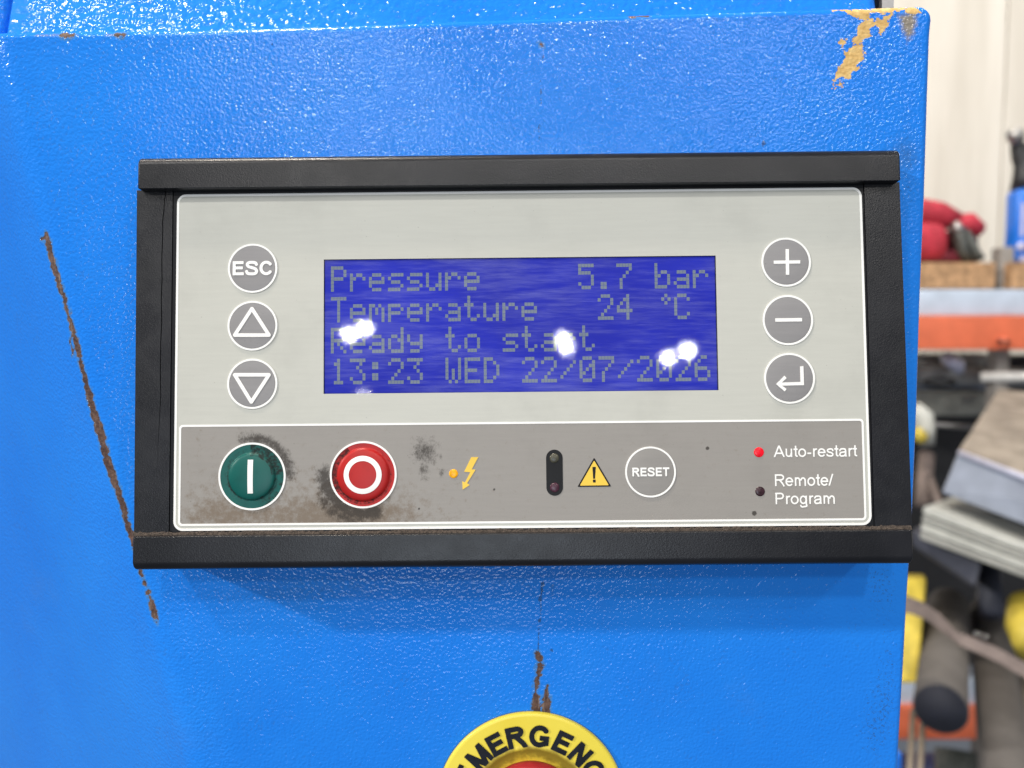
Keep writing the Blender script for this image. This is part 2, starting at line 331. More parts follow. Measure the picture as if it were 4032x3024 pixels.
# letters drawn as strokes (grotesque proportions, capital height 1), turned into outlines by contouring
def spline(pts, n=7):
    P_ = [np.array(p, float) for p in pts]; P_ = [2 * P_[0] - P_[1]] + P_ + [2 * P_[-1] - P_[-2]]; out = []
    for i in range(1, len(P_) - 2):
        for k in range(n):
            t = k / n; a, b, c, d = P_[i - 1:i + 3]
            out.append(.5 * (2 * b + (c - a) * t + (2 * a - 5 * b + 4 * c - d) * t * t + (3 * b - a - 3 * c + d) * t ** 3))
    return out + [P_[-2]]
def ell(cx, cy, rx, ry, a0, a1, n=22): return [np.array((cx + rx * math.cos(R(a0 + (a1 - a0) * i / n)), cy + ry * math.sin(R(a0 + (a1 - a0) * i / n)))) for i in range(n + 1)]
def glyph(ch, t):
    """(advance, strokes); strokes are point lists, butt ended"""
    h = t / 2; X_ = .725; ln = lambda *p: [np.array(q, float) for q in p]
    rx, ry = .35 - h, X_ / 2 - h + .012; cy = X_ / 2
    if ch == 'o': return .777, [ell(.388, cy, rx, ry, 0, 360, 40)]
    if ch == 'e': return .777, [ell(.388, cy, rx, ry, -32, -360 + 5, 36)[::-1] if False else ell(.388, cy, rx, ry, 8, 322, 36), ln((.388 - rx, cy + .01), (.388 + rx + h * .9, cy + .01))]
    if ch == 'u': return .777, [ln((.10 + h, X_), (.10 + h, .28)) + ell(.37, .27, .27 - h, .27 - h + .01, 180, 360, 18)[1:] + ln((.64, .3)), ln((.68 - h, X_), (.68 - h, 0))]
    if ch == 't': return .388, [ln((.21, .96), (.21, .20)) + ell(.34, .16, .13, .16 - h, 180, 275, 8)[1:], ln((.02, X_ - h * .9), (.38, X_ - h * .9))]
    if ch == 'r': return .465, [ln((.10 + h, 0), (.10 + h, X_)), ell(.40, .42, .30 - h, X_ - h - .42 + .01, 180, 80, 10)]
    if ch == 's': return .698, [spline([(.60, .51), (.52, X_ - h - .015), (.34, X_ - h + .012), (.15, .60), (.13, .49), (.24, .405), (.45, .345), (.575, .24), (.545, .105), (.35, h - .012), (.13, h + .04), (.07, .21)])]
    if ch == 'a': return .777, [spline([(.11, .50), (.20, .64), (.38, X_ - h + .012), (.58, .63), (.625, .46)]) + ln((.625, .15), (.66, 0)), spline([(.63, .42), (.42, .385), (.20, .335), (.11, .19), (.20, .06), (.36, h - .012), (.54, .10), (.62, .27)])]
    if ch == 'm': return 1.163, [ln((.095 + h, 0), (.095 + h, X_)), ell(.345, .45, .25 - h, X_ - h - .45 + .012, 180, 0, 14) + ln((.595 - h, .4), (.595 - h, 0)), ell(.825, .45, .245 - h + .01, X_ - h - .45 + .012, 180, 0, 14) + ln((1.07 - h + .01, .4), (1.07 - h + .01, 0))]
    if ch == 'g': return .777, [ell(.36, cy, .315 - h, ry, 0, 360, 36), ln((.68 - h, X_), (.68 - h, .0)) + spline([(.68 - h, .0), (.64, -.17), (.40, -.28 + h - .01), (.20, -.23), (.12, -.10)])[1:]]
    if ch == '-': return .465, [ln((.06, .31), (.41, .31))]
    if ch == '/': return .388, [ln((.02, -.01), (.36, 1.01))]
    if ch == 'A': return .93, [ln((.04, 0), (.465, 1.0)), ln((.465, 1.0), (.89, 0)), ln((.20, .33), (.73, .33))]
    if ch == 'P': return .93, [ln((.12 + h, 0), (.12 + h, 1)), ln((.12, 1 - h), (.52, 1 - h)) + ell(.55, .71, .31 - h, .29 - h, 90, -90, 16) + ln((.12, .42 + h))]
    if ch == 'R': return 1.0, [ln((.11 + h, 0), (.11 + h, 1)), ln((.11, 1 - h), (.55, 1 - h)) + ell(.62, .725, .32 - h, .275 - h, 90, -90, 16) + ln((.11, .45 + h)), spline([(.50, .45 + h), (.66, .36), (.80, .17), (.93 - h * .4, -.01)])]
    if ch == 'E': return .93, [ln((.10 + h, 0), (.10 + h, 1)), ln((.10, 1 - h), (.84, 1 - h)), ln((.10, .52), (.79, .52)), ln((.10, h), (.86, h))]
    if ch == 'T': return .85, [ln((.425, 0), (.425, 1)), ln((.02, 1 - h), (.83, 1 - h))]
    if ch == 'C': return 1.0, [ell(.53, .5, .46 - h, .515 - h, 34, 326, 36)]
    if ch == 'G': return 1.08, [ell(.54, .5, .48 - h, .515 - h, 36, 300, 34) + ln((.99 - h, .20)), ln((.99 - h, .10), (.99 - h, .54)), ln((.55, .54 - h), (.99, .54 - h))]
    if ch == 'S': return .93, [spline([(.80, .735), (.71, .87), (.48, 1 - h + .015), (.24, .875), (.165, .735), (.27, .60), (.49, .53), (.72, .435), (.80, .27), (.71, .12), (.46, h - .015), (.20, .125), (.115, .29)])]
    if ch == 'M': return 1.16, [ln((.10 + h, 0), (.10 + h, 1)), ln((1.06 - h, 0), (1.06 - h, 1)), ln((.10 + h, 1), (.58, 0)), ln((.58, 0), (1.06 - h, 1))]
    if ch == 'N': return 1.0, [ln((.10 + h, 0), (.10 + h, 1)), ln((.90 - h, 0), (.90 - h, 1)), ln((.10 + h, 1.0), (.90 - h, .0))]
    if ch == 'Y': return .93, [ln((.465, 0), (.465, .45)), ln((.465, .40), (.04, 1)), ln((.465, .40), (.89, 1))]
GC = {}
def text_geo(body, t=.13, res=44):
    """flat outline mesh of a word: (V, faces), capital height 1, baseline 0"""
    V = []; Fs = []; x0 = 0.0
    for ch in body:
        if (ch, t) not in GC:
            adv, strokes = glyph(ch, t); h = t / 2; lo = -.36 if ch == 'g' else -.04
            gx = np.arange(-.06, adv + .12, 1 / res); gy = np.arange(lo, 1.06, 1 / res); Xg, Yg = np.meshgrid(gx, gy); f = np.full(Xg.shape, -9.0)
            for s_ in strokes:
                m_ = len(s_) - 1; closed = np.hypot(*(s_[0] - s_[-1])) < 1e-6
                for i in range(m_):
                    a, b = s_[i], s_[i + 1]; d = b - a; l_ = math.hypot(*d)
                    if l_ < 1e-9: continue
                    d = d / l_; al = (Xg - a[0]) * d[0] + (Yg - a[1]) * d[1]; pe = np.abs((Xg - a[0]) * -d[1] + (Yg - a[1]) * d[0])
                    q_ = h - np.hypot(pe, np.maximum(0, np.maximum(-al, al - l_)))
                    if i == 0 and not closed: q_ = np.where(al < 0, np.minimum(h - pe, al), q_)
                    if i == m_ - 1 and not closed: q_ = np.where(al > l_, np.minimum(h - pe, l_ - al), q_)
                    if not closed and m_ == 1: q_ = np.minimum(h - pe, np.minimum(al, l_ - al))
                    f = np.maximum(f, q_)
            if ch in 'AMNY/': f = np.minimum(f, np.minimum(Yg, 1 - Yg))
            pv = []; pf = []; key = {}
            def vid(p):
                k_ = (round(p[0], 6), round(p[1], 6))
                if k_ not in key: key[k_] = len(pv); pv.append(k_)
                return key[k_]
            for j in range(len(gy) - 1):
                for i in range(len(gx) - 1):
                    c_ = [(gx[i], gy[j], f[j, i]), (gx[i + 1], gy[j], f[j, i + 1]), (gx[i + 1], gy[j + 1], f[j + 1, i + 1]), (gx[i], gy[j + 1], f[j + 1, i])]
                    if max(q[2] for q in c_) <= 0: continue
                    poly = []
                    for k_ in range(4):
                        p, q = c_[k_], c_[(k_ + 1) % 4]
                        if p[2] > 0: poly.append(vid(p[:2]))
                        if (p[2] > 0) != (q[2] > 0):
                            u_ = p[2] / (p[2] - q[2]); poly.append(vid((p[0] + (q[0] - p[0]) * u_, p[1] + (q[1] - p[1]) * u_)))
                    poly = [p for k_, p in enumerate(poly) if p != poly[k_ - 1]]
                    if len(poly) >= 3: pf.append(tuple(poly))
            GC[(ch, t)] = (adv, pv, pf)
        adv, pv, pf = GC[(ch, t)]; o_ = len(V)
        V += [(x + x0, y) for x, y in pv]; Fs += [tuple(i + o_ for i in q) for q in pf]; x0 += adv
    return np.array(V), Fs
def lettering(name, body, x0, x1, ybase, cap, n, mat, parent, bold=.13):
    """words between u=x0..x1 standing on v=ybase with capital height cap"""
    V, Fs = text_geo(body, bold); lo, hi = V[:, 0].min(), V[:, 0].max()
    P_ = np.stack([(V[:, 0] - lo) / (hi - lo) * (x1 - x0) + x0, V[:, 1] * cap + ybase, np.full(len(V), n)], 1)
    return mesh_obj(name, P_, Fs, mat, parent)
# value noise and distance helpers
def vnoise(x, y, scale, octs=3, seed=0):
    out = np.zeros_like(x); amp = 1.0; tot = 0
    for o in range(octs):
        g = np.random.default_rng(seed + o).random((257, 257)); X = x * scale * 2 ** o; Y = y * scale * 2 ** o
        xi = np.floor(X).astype(int); yi = np.floor(Y).astype(int); fx = X - xi; fy = Y - yi; fx = fx * fx * (3 - 2 * fx); fy = fy * fy * (3 - 2 * fy)
        q = lambda a, b: g[(xi + a) % 256, (yi + b) % 256]
        out += amp * ((q(0, 0) * (1 - fx) + q(1, 0) * fx) * (1 - fy) + (q(0, 1) * (1 - fx) + q(1, 1) * fx) * fy); tot += amp; amp *= .5
    return out / tot - .5
def line_field(x, y, pts):
    """pts (x,y,halfwidth): half width minus distance, positive inside"""
    best = np.full(x.shape, -1.0)
    for (x0, y0, w0), (x1, y1, w1) in zip(pts[:-1], pts[1:]):
        dx, dy = x1 - x0, y1 - y0; t = np.clip(((x - x0) * dx + (y - y0) * dy) / (dx * dx + dy * dy + 1e-15), 0, 1)
        best = np.maximum(best, w0 + (w1 - w0) * t - np.hypot(x - x0 - t * dx, y - y0 - t * dy))
    return best
def poly_field(x, y, pts):
    inside = np.zeros(x.shape, bool); d = np.full(x.shape, 1e9); k = len(pts)
    for i in range(k):
        x0, y0 = pts[i]; x1, y1 = pts[(i + 1) % k]; dx, dy = x1 - x0, y1 - y0
        t = np.clip(((x - x0) * dx + (y - y0) * dy) / (dx * dx + dy * dy + 1e-15), 0, 1)
        d = np.minimum(d, np.hypot(x - x0 - t * dx, y - y0 - t * dy))
        c = (y0 > y) != (y1 > y); inside ^= c & (x < dx * (y - y0) / (dy + 1e-15) + x0)
    return np.where(inside, d, -d)
def gauss(x, y, cx, cy, rx, ry, rot=0.0):
    c, s = math.cos(rot), math.sin(rot); X = (x - cx) * c + (y - cy) * s; Y = -(x - cx) * s + (y - cy) * c
    return np.exp(-((X / rx) ** 2 + (Y / ry) ** 2))

# ================================================================== blue cabinet
cab = empty('compressor_cabinet', MB, 'blue textured steel cabinet carrying the black control unit', 'cabinet')
edge_r = [(3690, 20), (3677, 135), (3666, 398), (3652.4, 786), (3632.6, 1200), (3618, 1598), (3599, 1998), (3572, 2398), (3559, 2624), (3532.5, 3024), (3490, 3700)]
edge_t = [(-700, 118), (0, 114), (800, 108), (1344, 93), (2688, 49), (3235, 35), (3620, 24), (3720, 21)]
ER = np.array([B(*p) for p in edge_r]); ET = np.array([B(*p) for p in edge_t])
xr = lambda y: np.interp(y, ER[::-1, 1], ER[::-1, 0]); yt = lambda x: np.interp(x, ET[:, 0], ET[:, 1])
XL, YB = -.31, -.27; CR = .0046; FIL = .0022
NU, NV = 700, 540
uu = 1 - (1 - np.linspace(0, 1, NU)) ; uu = np.concatenate([np.linspace(0, .985, NU - 24), np.linspace(.985, 1, 25)[1:]])
vv = np.concatenate([np.linspace(0, .985, NV - 20), np.linspace(.985, 1, 21)[1:]])
NU, NV = len(uu), len(vv)
Ug, Vg = np.meshgrid(uu, vv)
X = XL + Ug * (.12 - XL); Y = YB + Vg * (.05 - YB)
for it in range(12):
    top = yt(X); Y = YB + Vg * (top - YB)
    er = xr(Y); dtop = np.clip(Y - (top - CR), 0, CR); er = er - (CR - np.sqrt(np.maximum(CR * CR - dtop * dtop, 0)))
    X = XL + Ug * (er - XL)
# distance to the rounded outline -> folded edge
dx = xr(Y) - X; dy = yt(X) - Y
dist = np.where((dx < CR) & (dy < CR), CR - np.hypot(CR - dx, CR - dy), np.minimum(dx, dy)); dist = np.clip(dist, 0, None)
q = np.clip(FIL - dist, 0, FIL); Z = -(FIL - np.sqrt(np.maximum(FIL ** 2 - q ** 2, 0)))
# fold to the left facet
c0 = np.array(B(14, 181)); c1 = np.array(B(753, 2946)); dv = (c1 - c0) / np.linalg.norm(c1 - c0)
sd = (X - c0[0]) * dv[1] - (Y - c0[1]) * dv[0]          # >0 left of the fold? checked below
if ((XL - c0[0]) * dv[1] - (0 - c0[1]) * dv[0]) < 0: sd = -sd
sd = sd - .0015; wd = .0042; ang = math.tan(R(34))
fold = np.where(sd < -wd, 0, np.where(sd > wd, sd, (sd + wd) ** 2 / (4 * wd)))
Z = Z - ang * fold + vnoise(X, Y, 18, 2, 5) * .0006
PX_ = lambda pts: [(*B(a, b), w_ * PXM * .5) for a, b, w_ in pts]
mm = 1000.0
rn = vnoise(X, Y, 900, 3, 11)
rust_l = [(176, 915, 24), (183, 940, 20), (196, 1000, 22), (216, 1073, 24), (240, 1150, 24), (259, 1208, 17), (278, 1275, 19), (295, 1343, 22), (307, 1401, 16), (327, 1483, 26), (351, 1580, 33), (380, 1671, 32), (411, 1800, 36), (440, 1887, 33), (469, 1979, 25), (498, 2075, 24), (522, 2143, 20), (546, 2254, 13), (575, 2321, 14), (583, 2345, 8), (589, 2365, 20), (600, 2415, 16), (607, 2445, 1)]
fields = [line_field(X, Y, PX_(rust_l)), line_field(X, Y, PX_([(145, 932, 5), (165, 922, 10), (183, 918, 12)])), line_field(X, Y, PX_([(262, 1330, 5), (268, 1360, 6), (272, 1385, 2)])),
          line_field(X, Y, PX_([(2108, 2569, 7), (2117, 2624, 22), (2106, 2672, 12), (2097, 2715, 17), (2100, 2830, 25)])),
          line_field(X, Y, PX_([(2142, 2703, 5), (2142, 2733, 10), (2140, 2757, 20), (2138, 2830, 32)])),
          line_field(X, Y, PX_([(2130, 172, 12), (2141, 182, 14)])),
          line_field(X, Y, PX_([(250, 131, 10), (290, 130, 12)])), line_field(X, Y, PX_([(460, 131, 12), (488, 129, 12)])),
          line_field(X, Y, PX_([(2480, 62, 4), (2560, 58, 6)]))]
rust = np.max(fields, 0) * mm + .20 + rn * 1.9 + vnoise(X, Y, 260, 2, 41) * .9
z3 = lambda a, b: (2688 + a / 1.6458, b / 1.6458)
polys = [[(975, 58), (1200, 52), (1400, 44), (1540, 50), (1535, 80), (1380, 75), (1310, 95), (1230, 95), (1225, 130), (1170, 150), (1100, 110), (1060, 85)],
         [(1180, 130), (1240, 120), (1250, 165), (1215, 230), (1160, 275), (1140, 260), (1150, 215)],
         [(1235, 170), (1265, 130), (1330, 125), (1375, 95), (1350, 145), (1330, 200), (1290, 220), (1275, 185)],
         [(1100, 300), (1165, 280), (1190, 350), (1165, 400), (1130, 470), (1090, 525), (1045, 510), (990, 505), (1030, 450), (1060, 370)],
         [(1130, 250), (1165, 255), (1160, 300), (1120, 305)], [(1040, 275), (1065, 268), (1070, 285), (1045, 290)], [(1040, 320), (1055, 315), (1055, 335), (1040, 338)], [(985, 530), (1000, 525), (985, 560), (972, 565)], [(1040, 535), (1052, 530), (1050, 570), (1042, 572)]]
ochre = np.max([poly_field(X, Y, [B(*z3(*p)) for p in P]) for P in polys], 0) * mm + rn * 2.6 + vnoise(X, Y, 420, 3, 31) * 2.2 + .15
ochre = np.clip(ochre, -5, 1.6)
stain = poly_field(X, Y, [B(*z3(*p)) for p in [(1390, 100), (1540, 55), (1540, 170), (1515, 250), (1460, 290), (1425, 215)]]) * mm * .6
stain = np.maximum(stain, line_field(X, Y, PX_([(150, 131, 12), (310, 131, 14)])) * mm)
stain = np.maximum(stain, line_field(X, Y, PX_([(420, 131, 10), (490, 130, 18)])) * mm)
stain = np.clip(stain + rn * .5, -2, 1.5)
def gz(px, py, rx, ry, rot=0): return gauss(X, Y, *B(px, py), rx * PXM, ry * PXM, rot)
dirt_shade = .55 * gz(3450, 2300, 110, 150) + .55 * gz(3430, 2880, 130, 260, .1) + .45 * gz(3500, 2600, 70, 260) + .52 * gz(3575, 760, 60, 200) + .35 * gz(3480, 560, 220, 120) + .45 * gz(1000, 2340, 320, 70) + .35 * gz(1250, 2750, 200, 200) + .45 * gz(2330, 2830, 130, 160, .6) + .3 * gz(480, 2600, 120, 300)  # last patch darkens the unit's soft shadow zone left of the fold
dirt_shade = np.maximum(dirt_shade, np.clip(line_field(X, Y, PX_([(2125, 2298, 12), (2118, 2400, 5), (2108, 2569, 7)])) * mm * 3 + .9, 0, 1))
for px, py, r in ((2129, 2300, 9), (2117, 2359, 9), (2114, 2444, 8), (2160, 2563, 7), (2140, 225, 6), (2132, 365, 7), (2124, 498, 6), (3007, 570, 9), (1075, 170, 5)):
    dirt_shade = np.maximum(dirt_shade, 1.3 * gz(px, py, r * 1.2, r * 1.6))
dirt_shade = np.maximum(dirt_shade, .75 * np.clip(line_field(X, Y, PX_([(2138, 190, 4), (2132, 365, 4), (2122, 553, 4)])) * mm * 4 + .9, 0, 1))
grime_shade = .45 * gz(1900, 2290, 900, 60) + .5 * gz(3570, 650, 90, 420) + .35 * gz(3300, 620, 420, 60) + .4 * gz(1100, 2350, 500, 120) + .35 * np.clip(line_field(X, Y, PX_([(2167, 2308, 10), (2152, 2696, 14)])) * mm * 2 + 1, 0, 1) + .3 * gz(600, 2700, 120, 400)  # last patch paints in the unit's soft shadow beside the fold
V = np.stack([X.ravel(), Y.ravel(), Z.ravel()], 1)
idx = np.arange(NU * NV).reshape(NV, NU)
Fq = np.stack([idx[:-1, :-1], idx[:-1, 1:], idx[1:, 1:], idx[1:, :-1]], -1).reshape(-1, 4)
# returns of the sheet: right column and top row folded straight back
loop = np.concatenate([idx[:, -1], idx[-1, ::-1][1:]]); base = len(V)
back = V[loop].copy(); back[:, 2] = -.022 - ang * np.clip(fold.ravel()[loop], 0, None)
V2 = np.concatenate([V, back]); nb_ = np.arange(len(loop)) + base
Fr = np.stack([loop[:-1], nb_[:-1], nb_[1:], loop[1:]], 1)
allF = np.concatenate([Fq, Fr]).astype(np.int32)
me = bpy.data.meshes.new('front_panel'); me.vertices.add(len(V2)); me.vertices.foreach_set('co', V2.astype(np.float32).ravel())
me.loops.add(allF.size); me.loops.foreach_set('vertex_index', allF.ravel()); me.polygons.add(len(allF))
me.polygons.foreach_set('loop_start', np.arange(0, allF.size, 4, dtype=np.int32)); me.polygons.foreach_set('loop_total', np.full(len(allF), 4, np.int32))
me.update(calc_edges=True); me.polygons.foreach_set('use_smooth', np.ones(len(allF), bool))
for k, a in dict(rust=rust, ochre=ochre, stain=stain, dirt_shade=dirt_shade, grime_shade=grime_shade).items():
    full = np.concatenate([a.ravel(), a.ravel()[loop]]).astype(np.float32)
    at = me.attributes.new(k, 'FLOAT', 'POINT'); at.data.foreach_set('value', full)
me.materials.append(M['blue_paint']); fp = bpy.data.objects.new('front_panel', me); C.objects.link(fp); fp.parent = cab
fp['label'] = 'blue front sheet with rust scrape along its fold'
# lid above the front sheet, leaning back
def lid(name, pxa, pxb, z0=-.005, slope=.30, rad=.0016, mat='blue_paint_upper'):
    xa, yb = B(pxa, 190, z0); xb, _ = B(pxb, 190, z0); yb0 = B(2016, 190, z0)[1]; yt0 = yb0 + .075
    bm = bmesh.new(); nx = 60; ny = 14; rows = []
    for j in range(ny + 1):
        y = yb0 + (yt0 - yb0) * j / ny; zc = z0 - slope * (y - yb0)
        row = [bm.verts.new((xa, y, zc - .02)), bm.verts.new((xa, y, zc - rad))]
        row += [bm.verts.new((xa + rad + (xb - xa - 2 * rad) * i / nx, y, zc)) for i in range(nx + 1)]
        row += [bm.verts.new((xb, y, zc - rad)), bm.verts.new((xb, y, zc - .02))]; rows.append(row)
    for a, b in zip(rows[:-1], rows[1:]):
        for i in range(len(a) - 1): bm.faces.new((a[i], a[i + 1], b[i + 1], b[i]))
    return bm_obj(name, bm, mat, cab, True)
lid('lid_panel', 12, 3482); lid('lid_panel', -900, 2)
xa, ya = B(3484, 200, -.012); xb, _ = B(3545, 200, -.012)
bm_obj('frame_post', box_bm(xa, xb, ya, ya + .1, -.05, -.016), 'zinc', cab)
xa, ya = B(3476, 200, -.012); xb, _ = B(3486, 200, -.012)
bm_obj('lid_seal', box_bm(xa, xb, ya, ya + .1, -.06, -.014), 'black_rubber', cab)
# body behind the sheet so that nothing shows through from the side
x0, y0 = XL, YB; xe = B(3500, 1500, -.02)[0]
bm_obj('cabinet_side', box_bm(xe - .001, xe + .001, YB, float(yt(xe)) - .004, -.6, -.0225), 'blue_paint_upper', cab)

# ================================================================== control unit
cu = empty('control_unit', ML, 'black framed compressor control unit with blue display and round keys', 'control panel')
NBAR = .0035
def rect_from(px0, px1, py0, py1, pym=None, n=0.0):
    pm = (py0 + py1) / 2; xm = (px0 + px1) / 2
    return L(px0, pm, n)[0], L(px1, pm, n)[0], L(xm, py1, n)[1], L(xm, py0, n)[1]
# bars: corners measured on their front plane
ub0 = (L(537, 690, NBAR)[0] + L(524, 2180, NBAR)[0]) / 2; ub1 = (L(3546, 650, NBAR)[0] + L(3597, 2150, NBAR)[0]) / 2
vt1 = (L(560, 629, NBAR - .0026)[1] + L(3520, 592, NBAR - .0026)[1]) / 2; vt0 = (L(560, 744, NBAR)[1] + L(3520, 710, NBAR)[1]) / 2
vb1 = (L(560, 2117, NBAR)[1] + L(3560, 2085, NBAR)[1]) / 2; vb0 = (L(560, 2246, NBAR - .002)[1] + L(3560, 2216, NBAR - .002)[1]) / 2
def bar(name, v0, v1, outer_top, back):
    bm = box_bm(ub0, ub1, v0, v1, back, NBAR); vo = v1 if outer_top else v0; vi = v0 if outer_top else v1
    is_long = lambda a, b, vv_: abs(a.y - vv_) < 1e-6 and abs(b.y - vv_) < 1e-6 and a.z > 0 and b.z > 0 and abs(a.x - b.x) > .1
    bevel(bm, lambda a, b: is_long(a, b, vo), .0026, 7)
    bevel(bm, lambda a, b: (abs(a.x - ub0) < 1e-6 and abs(b.x - ub0) < 1e-6 or abs(a.x - ub1) < 1e-6 and abs(b.x - ub1) < 1e-6) and not (abs(a.z - back) < 1e-6 and abs(b.z - back) < 1e-6), .0006, 3)
    bevel(bm, lambda a, b: is_long(a, b, vi), .0002, 2)
    o = bm_obj(name, bm, 'black_bar', cu, True); m_ = o.modifiers.new('weighted_normal', 'WEIGHTED_NORMAL'); m_.keep_sharp = False; m_.weight = 100
    return o
bar('top_bar', vt0, vt1, True, -.0062)
bar('bottom_bar', vb0, vb1, False, -.019)
# label rectangle
Wl, Hl = 2720 * .0745e-3, .0991
ul0, ul1, vl0, vl1 = -Wl / 2, Wl / 2, -Hl / 2, Hl / 2
seam_l = ul0 - 15 * PXM; seam_r = ul1 + 8 * PXM
NS = .0003
so0t, so0b = L(539, 760, NS)[0], L(527.5, 2100, NS)[0]; so1t, so1b = L(3542, 722, NS)[0], L(3592, 2075, NS)[0]
so0 = max(so0t, so0b); so1 = min(so1t, so1b)
sv0, sv1 = vb1 - .0005, vt0 + .0005
# left plate, split by a crack
crack = [(652, 765), (648, 800), (645, 830), (642, 870), (641, 905), (640, 960), (639, 1020), (638, 1100), (637, 1180), (637, 1270), (635, 1340), (634, 1420), (632, 1500), (631, 1570), (630, 1640), (627, 1690), (622, 1740), (620, 1790), (617, 1840), (615, 1875)]
ck = []
for i, (a, b) in enumerate(crack):
    u_, v_ = L(a + random.uniform(-2.2, 2.2), b, NS); ck.append((u_, v_))
wdt = [(3.4 if b < 1450 else 3.4 * (1875 - b) / 425 + .2) * PXM for a, b in crack]
lp = [(so0b, sv0), (so0t, sv1), (ck[0][0] - wdt[0] / 2, sv1)] + [(u_ - w_ / 2, v_) for (u_, v_), w_ in zip(ck, wdt)] + [(u_ + w_ / 2, v_) for (u_, v_), w_ in list(zip(ck, wdt))[-2::-1]] + [(ck[0][0] + wdt[0] / 2, sv1), (seam_l - .00012, sv1), (seam_l - .00012, sv0)]
poly_prism('side_plate', lp[::-1], -.006, NS, 'black_plastic', cu)['label'] = 'left side plate with a long jagged crack'
poly_prism('side_plate', [(seam_r + .00012, sv0), (so1b, sv0), (so1t, sv1), (seam_r + .00012, sv1)], -.006, NS, 'black_plastic', cu)
bm_obj('dusty_base', box_bm(so0 + .0005, so1 - .0005, vb1 - .001, vt0 + .001, -.008, -.0016), 'dusty_gap', cu)
# dirt strip along the lower bar
ridge = []
k = 260
for i in range(k + 1): ridge.append((so0 + (so1 - so0) * i / k, vb1 + .0009 + random.uniform(-.00025, .0003)))
bmr = bmesh.new(); a_ = [bmr.verts.new((x, y, NS + .0001)) for x, y in ridge]; b_ = [bmr.verts.new((x, vb1 - .0002, NS + .0006 + random.uniform(0, .0003))) for x, y in ridge]
for i in range(k): bmr.faces.new((b_[i], b_[i + 1], a_[i + 1], a_[i]))
o = bm_obj('dust_line', bmr, 'dusty_gap', cu); o['kind'] = 'stuff'
# wedge shaped housing down to the sheet
inv = ML.inverted() @ MB
hb = [(so0 + .001, vb0 + .001), (so1 - .001, vb0 + .001), (so1 - .001, vt1 - .001), (so0 + .001, vt1 - .001)]
Nl = ML.to_3x3().inverted() @ NB
def down(u_, v_):
    P = ML @ Vector((u_, v_, 0)); d = -(NB); t = (P - MB.translation).dot(NB) - .0004
    q_ = ML.inverted() @ (P + d * t); return (q_.x, q_.y, q_.z)
hexa('housing', [(u_, v_, -.0085) for u_, v_ in hb] + [down(u_, v_) for u_, v_ in hb], 'black_plastic', cu)
# display opening
dx0, dx1, dy0, dy1 = -.05769, .05787, -.01006, .02964
outer = [(seam_l, sv0), (seam_r, sv0), (seam_r, sv1), (seam_l, sv1)]
inner = [(dx0 + .00005, dy0 + .00005), (dx1 - .00005, dy0 + .00005), (dx1 - .00005, dy1 - .00005), (dx0 + .00005, dy1 - .00005)]
ring_prism('faceplate', outer, inner, -.0015, -.0001, 'black_margin', cu)
# printed sheet as a grid with the opening left out
def sheet_grid(name, xs, ys, n, mat, rad, hole=None, attrs=None):
    xs = np.array(xs); ys = np.array(ys); x0, x1, y0, y1 = xs[0], xs[-1], ys[0], ys[-1]; V = []; 
    for y in ys:
        d = max(0, rad - (y - y0), rad - (y1 - y)); ins = rad - math.sqrt(max(rad * rad - d * d, 0))
        t_ = (xs - x0) / (x1 - x0); V += [(x0 + ins + (x1 - x0 - 2 * ins) * k, y, n) for k in t_]
    nx = len(xs); Fs = []
    for j in range(len(ys) - 1):
        for i in range(nx - 1):
            if hole and xs[i] >= hole[0] - 1e-7 and xs[i + 1] <= hole[1] + 1e-7 and ys[j] >= hole[2] - 1e-7 and ys[j + 1] <= hole[3] + 1e-7: continue
            Fs.append((j * nx + i, j * nx + i + 1, (j + 1) * nx + i + 1, (j + 1) * nx + i))
    A = None
    if attrs:
        a = np.array(V); A = {k: f(a[:, 0], a[:, 1]) for k, f in attrs.items()}
    return mesh_obj(name, V, Fs, mat, cu, False, A)
RL_ = 36 * PXM
edge = [ul0, *np.linspace(ul0, dx0, 12)[1:-1], dx0, *np.linspace(dx0, dx1, 30)[1:-1], dx1, *np.linspace(dx1, ul1, 12)[1:-1], ul1]
fine = lambda a, b: list(np.linspace(a, b, 12))
ysl = fine(vl0, vl0 + RL_) + [dy0, 0.0, dy1] + fine(vl1 - RL_, vl1)
sheet_grid('label_sheet', edge, ysl, 0.0, 'label_grey', RL_, (dx0, dx1, dy0, dy1))
lw = 9 * PXM
ring_prism('border_line', rrect(ul0, ul1, vl0, vl1, RL_), rrect(ul0 + lw, ul1 - lw, vl0 + lw, vl1 - lw, RL_ - lw), .00001, .00006, 'white_print', cu)
